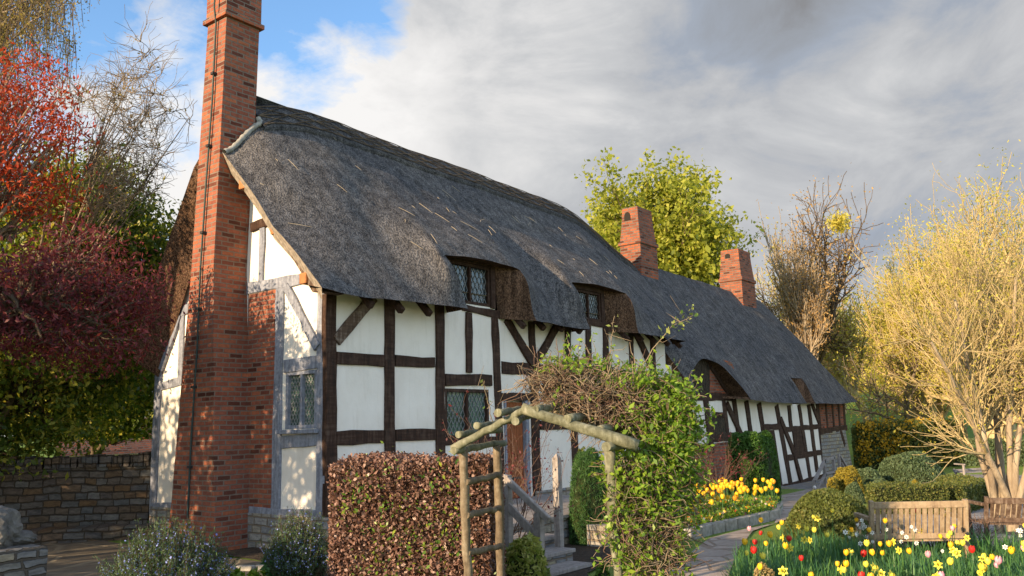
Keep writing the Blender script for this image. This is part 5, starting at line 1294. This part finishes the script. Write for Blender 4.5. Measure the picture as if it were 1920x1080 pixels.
# ------------------------------------------------------------------ benches
def bench(label, A, B, zt, slats, face, h=.5, m='bench', grp=None):
    """garden bench from its two back-post tops; face = unit vector the sitter looks along"""
    A, B = np.array(A, float), np.array(B, float); zb = gz(A[0], A[1]); root = thing('garden_bench', label, 'bench', (A[0], A[1], zb)); d = (B-A); d[2] = 0; L_ = np.linalg.norm(d); d /= L_; f = np.array([*face, 0.])
    S = zb+.30; rk = -f*.10
    for P, s in ((A, -1), (B, 1)):
        q = P.copy(); mb = MB(); lo = np.array([q[0], q[1], S])-rk; mb.bar(lo, (q[0], q[1], zt+.03), .06, .05, tuple(d)); mb.bar(lo+np.array([0, 0, .02]), (lo[0], lo[1], zb-.02), .06, .05, tuple(d)); mb.build('back_leg', MT[m], root, bevel=.006)
        fl_ = lo+f*.5; mb = MB(); mb.bar((fl_[0], fl_[1], S+.22), (fl_[0], fl_[1], zb-.02), .06, .05, tuple(d)); mb.build('front_leg', MT[m], root, bevel=.006)
        mb = MB(); mb.bar((lo[0], lo[1], S+.24), tuple(fl_+f*.06+np.array([0, 0, .24])), .06, .04); mb.build('armrest', MT[m], root, bevel=.006)
    mb = MB(); mb.bar((*A[:2], zt-.02), (*B[:2], zt-.02), .035, .075); mb.build('top_rail', MT[m], root, bevel=.008)
    a2 = A-rk*.85; b2 = B-rk*.85; mb = MB(); mb.bar((a2[0], a2[1], S+.05), (b2[0], b2[1], S+.05), .03, .06); mb.build('lower_rail', MT[m], root, bevel=.006)
    for i in range(1, slats+1):
        u = A+(B-A)*i/(slats+1); mb = MB(); mb.bar((u[0], u[1], zt-.05), tuple((u-rk*.85)[:2])+(S+.07,), .016, .045, tuple(d)); mb.build('back_slat', MT[m], root)
    for k in range(6):
        o_ = -rk+f*(.04+.085*k); mb = MB(); mb.bar((*(A+o_)[:2], S), (*(B+o_)[:2], S), .065, .02); mb.build('seat_slat', MT[m], root)
    return root
zt_ = -.03+.30
db = 9.5; A, B = atd(1634, 945, db+.05), atd(1810, 941, db-.05)
zb_ = gz(A[0], A[1]); nrm2 = np.cross((B-A)/np.linalg.norm(B-A), [0, 0, 1.])[:2]; nrm2 = nrm2 if nrm2@(A-CAM)[:2] > 0 else -nrm2
bench('slatted wooden bench seen from behind at the edge of the tulip bed', (A[0], A[1], 0), (B[0], B[1], 0), (A[2]+B[2])/2, 15, nrm2/np.linalg.norm(nrm2))
A, B = atd(1788, 882, 25), atd(1850, 880, 25.6); bench('distant slatted bench before the dark low hedge', (A[0], A[1], 0), (B[0], B[1], 0), A[2], 11, (-.78, -.6), m='rail')
A, B = atd(1850, 936, 10.8), atd(1985, 940, 10.5); bench('dark bench half hidden behind the pale multi-stemmed tree', (A[0], A[1], 0), (B[0], B[1], 0), A[2], 12, nrm2/np.linalg.norm(nrm2), m='oak_brace')
p = G(1762, 935); mb = MB(); pz = atd(1762, 905, fwd(p)); mb.box(p[0]-.05, p[0]+.05, p[1]-.05, p[1]+.05, gz(p[0], p[1])-.1, pz[2]); tag(mb.build('wooden_post', MT['rail'], None, bevel=.015), 'short grey post beside the curved box hedge', 'post')

# ------------------------------------------------------------------ flower beds
FL = {}
def proto(kind, col):
    """one flower: stem mesh, leaves mesh, head mesh - all with the foot at the origin"""
    r = np.random.default_rng(hash(kind) % 1000 if False else len(FL)+3); H = 1.
    if kind in ('tulip',):
        V = []; Fc = []; n = 6
        for k in range(n):
            a = k*math.tau/n; o = len(V); rr_ = [.010, .026, .030, .021]; hz = [0, .018, .042, .068]; wd = [.5, .62, .56, .12]
            for j in range(4):
                for s in (-1, 0, 1):
                    aa = a+s*wd[j]; q = rr_[j]*(1.06 if k % 2 else .96)*(1.04 if s == 0 else 1); V.append((q*math.cos(aa), q*math.sin(aa), hz[j]))
            for j in range(3):
                for s in range(2): Fc.append([o+j*3+s, o+j*3+s+1, o+j*3+3+s+1, o+j*3+3+s])
        return mesh(V, Fc)
    V = []; Fc = []           # daffodil / narcissus: six flat petals and a trumpet, facing sideways
    for k in range(6):
        a = k*math.tau/6; o = len(V)
        for q, wd, dz in ((.006, .0, 0), (.024, .45, .004), (.030, .38, .006), (.044, .0, .002)):
            if wd == 0: V.append((q*math.cos(a), q*math.sin(a), dz))
            else: V += [(q*math.cos(a-wd), q*math.sin(a-wd), dz), (q*math.cos(a+wd), q*math.sin(a+wd), dz)]
        Fc += [[o, o+1, o+2], [o+1, o+3, o+4, o+2], [o+3, o+5, o+4]]
    o = len(V)
    for z, q in ((.0, .011), (.02, .012), (.03, .017)):
        for k in range(8): V.append((q*math.cos(k*math.tau/8), q*math.sin(k*math.tau/8), z))
    for j in range(2):
        for k in range(8): Fc.append([o+j*8+k, o+j*8+(k+1) % 8, o+j*8+8+(k+1) % 8, o+j*8+8+k])
    me = mesh(V, Fc); me.transform(Matrix.Rotation(R(75), 4, 'Y')); return me
heads = {}
def head_mesh(kind, colr):
    if (kind, colr) not in heads:
        me = proto(kind, colr); me.materials.append(P_[colr]); me.shade_smooth(); heads[(kind, colr)] = me
    return heads[(kind, colr)]
def stem_mesh():
    V, Fq = tubes([(np.array([[0, 0, 0], [.004, .002, .35], [0, 0, .7], [0, 0, 1.]]), np.array([.0042, .004, .0036, .0034]))], 5); me = mesh(V, Fq); me.materials.append(P_['stem']); return me
stm = stem_mesh()
def leafm_():
    V = []; Fc = []
    for a, L_, ln in ((.3, .62, .16), (2.5, .55, .18), (4.4, .5, .13)):
        o = len(V); 
        for k in range(5):
            f = k/4; w_ = .016*math.sin(math.pi*min(1, f*.9+.12)); c = np.array([math.cos(a), math.sin(a)])*ln*f**1.6; s = np.array([-math.sin(a), math.cos(a)])*w_
            V += [(*(c-s), L_*f), (*(c+s), L_*f)]
        for k in range(4): Fc.append([o+2*k, o+2*k+1, o+2*k+3, o+2*k+2])
    me = mesh(V, Fc, rnd=np.full(len(Fc), .5)); me.materials.append(L['grassblade']); return me
lfm = leafm_()
def flower(kind, colr, x, y, h, sc_, rz, tilt, label, group):
    z = gz(x, y); root = thing(kind, label, kind if kind != 'narcissus' else 'daffodil', (x, y, z), group); root.rotation_euler = (tilt[0], tilt[1], rz)
    s = bpy.data.objects.new('stem', stm); C.objects.link(s); s.parent = root; s.scale = (sc_, sc_, h)
    l = bpy.data.objects.new('leaf', lfm); C.objects.link(l); l.parent = root; l.scale = (sc_, sc_, h)
    hd = bpy.data.objects.new('flower_head', head_mesh('tulip' if kind == 'tulip' else 'daffodil', colr)); C.objects.link(hd); hd.parent = root; hd.location = (0, 0, h); hd.scale = (sc_,)*3
def in_poly(x, y, P):
    c = False; j = len(P)-1
    for i in range(len(P)):
        if (P[i][1] > y) != (P[j][1] > y) and x < (P[j][0]-P[i][0])*(y-P[i][1])/(P[j][1]-P[i][1])+P[i][0]: c = not c
        j = i
    return c
bedY = [g2(1288, 1012), g2(1330, 1000), g2(1400, 985), g2(1455, 972), g2(1462, 955), (9.3, -1.4), (4.0, -1.7)]
mb = MB(); r = np.random.default_rng(61)
sheet('flower_soil', bedY, .016, MT['soil'])
edge = bedY[:5]
def scatter(P, n, r, wfn=None):
    x0, x1 = min(p[0] for p in P), max(p[0] for p in P); y0, y1 = min(p[1] for p in P), max(p[1] for p in P); o = []
    while len(o) < n:
        x, y = r.uniform(x0, x1), r.uniform(y0, y1)
        if in_poly(x, y, P) and (wfn is None or r.random() < wfn(x, y)): o.append((x, y))
    return o
bigY = lambda x, y: 1.
for x, y in scatter(bedY, 180, r):
    flower('tulip', 'yellow' if r.random() < .85 else 'gold', x, y, r.uniform(.34, .54), 1.2, r.uniform(0, 6), (r.normal()*.09, r.normal()*.09), 'golden-yellow tulip in the raised bed under the far wall', 'yellow tulips along the cottage wall')
def cover(name, P, n, h, lm, ls, asp, up, r, zlo=0., label=None):
    pts = scatter(P, n, r); Q = np.array([(x, y, gz(x, y)+zlo+r.random()*h) for x, y in pts]); return tag(leaves(name, Q, ls, lm, None, asp, up, rs=r), kind='stuff')
cover('bedding_foliage', bedY, 15000, .26, L['vine'], .06, .45, .8, r)
r2 = np.random.default_rng(62)
o = tag(leaves('bedding_flowers', np.array([(x, y, gz(x, y)+.12+r2.random()*.14) for x, y in scatter(bedY, 1500, r2)]), .045, leafmat('mixed_bedding_petals', [(.5, .02, .02), (.75, .3, .02), (.8, .5, .03), (.7, .65, .5), (.3, .02, .1)], .2), None, .9, .4, rs=r2), kind='stuff')
# stone edging of that bed, block by block
k = 0
for a, b in zip(edge[:-1], edge[1:]):
    a, b = np.array(a), np.array(b); n_ = max(1, int(np.linalg.norm(b-a)/.38))
    for i in range(n_):
        p, q = a+(b-a)*i/n_, a+(b-a)*(i+.94)/n_; mb = MB(); z = gz(*((p+q)/2)); mb.bar((*p, z+.05), (*q, z+.05), .14, .2); tag(mb.build('edging_stone', MT['mortar'], None, bevel=.02), 'squared stone in the low edging between path and yellow tulips', 'edging stone', 'stones edging the tulip bed')
bedF = [g2(1346, 1180), g2(1385, 1075), g2(1420, 1045), g2(1500, 1033), g2(1640, 1045), g2(1820, 1050), g2(1990, 1050), (-1.5, -10.2), (-3.6, -8.9)]
sheet('flower_soil', bedF, .018, MT['soil'])
r = np.random.default_rng(63)
def blades(name, P, n, lo, hi, wd, r):
    pts = np.array(scatter(P, n, r)); V = []; H = r.uniform(lo, hi, n)*(.72+.28*np.sin(pts[:, 0]*3.1+1)*np.sin(pts[:, 1]*2.7)); a = r.uniform(0, 6.283, n); bend = r.uniform(.1, .75, n)
    Z = gz(pts[:, 0], pts[:, 1]); dirv_ = np.stack([np.cos(a), np.sin(a)], 1); sv = np.stack([-np.sin(a), np.cos(a)], 1); out = []
    for k, f in enumerate((0, .35, .7, 1.)):
        c = pts+dirv_*(H*bend*f**2)[:, None]; z = Z+H*f*(1-.35*bend*f); w_ = wd*(1, 1., .7, .12)[k]
        out.append(np.column_stack([c-sv*w_, z])); out.append(np.column_stack([c+sv*w_, z]))
    V = np.stack(out, 1).reshape(-1, 3); b_ = np.arange(n)[:, None, None]*8; q = np.array([[0, 1, 3, 2], [2, 3, 5, 4], [4, 5, 7, 6]])[None]; Fq = (b_+q).reshape(-1, 4)
    return tag(link(name, mesh(V, Fq, rnd=np.repeat(r.random(n), 3)), L['grassblade']), kind='stuff')
blades('bulb_foliage', bedF, 19000, .18, .50, .0075, r)
blades('tulip_leaves', bedF, 5200, .14, .34, .019, r)
near = lambda x, y: max(.12, min(1., 1.25-fwd((x, y, 0))/13))
kinds = [('tulip', 'yellow', 54, 'yellow tulip among the long leaves of the foreground bed'), ('tulip', 'lemon', 40, 'pale lemon tulip among the long leaves of the foreground bed'), ('tulip', 'red', 26, 'red tulip standing out in the foreground bed'), ('tulip', 'pink', 14, 'pale pink tulip bud in the foreground bed'), ('narcissus', 'lemon', 55, 'yellow daffodil in the foreground bed'), ('narcissus', 'white', 75, 'small white narcissus in the foreground bed')]
for kd, colr, n, lab in kinds:
    cc = scatter(bedF, 5, r)
    for i, (x, y) in enumerate(scatter(bedF, n, r, near)):
        if colr == 'white': c0 = cc[i % 5]; x, y = c0[0]+r.normal()*.22, c0[1]+r.normal()*.2
        if not in_poly(x, y, bedF): continue
        flower(kd, colr, x, y, r.uniform(.30, .56), r.uniform(.68, .95) if kd == 'tulip' else (r.uniform(.85, 1.15) if colr == 'lemon' else r.uniform(.5, .7)), r.uniform(2.2, 4.6) if kd != 'tulip' else r.uniform(0, 6), (r.normal()*.12, r.normal()*.12), lab, {'yellow': 'yellow tulips', 'lemon': 'lemon flowers', 'red': 'red tulips', 'pink': 'pink tulips', 'white': 'white narcissi'}[colr]+' of the foreground bed'+(' (daffodils)' if kd == 'narcissus' and colr == 'lemon' else ''))
# roof of a far outbuilding glimpsed between wall and evergreens
ob = thing('outbuilding', 'small red-roofed outbuilding glimpsed over the garden wall beside the cottage corner', 'outbuilding', tuple(atd(262, 900, 34)))
c = atd(262, 850, 34); mb = MB(); prism(mb, [(c[0]-3, c[1], -.5), (c[0]+3, c[1], -.5), (c[0]+3, c[1], c[2]+.1), (c[0]-3, c[1], c[2]+.1)], (1.5, 3, 0)); mb.build('wall', MT['plaster'], ob)
mb = MB(); prism(mb, [(c[0]-3.3, c[1]-.3, c[2]), (c[0]+3.3, c[1]-.3, c[2]), (c[0]+3., c[1]+1.5, c[2]+1.3), (c[0]-2.8, c[1]+1.5, c[2]+1.3)], (0, .12, .15)); mb.build('roof', MT['brick_far'], ob)
for o_ in list(bpy.data.objects):
    if o_.parent is None and o_.type == 'MESH' and 'kind' not in o_ and 'label' not in o_: print('UNTAGGED', o_.name)
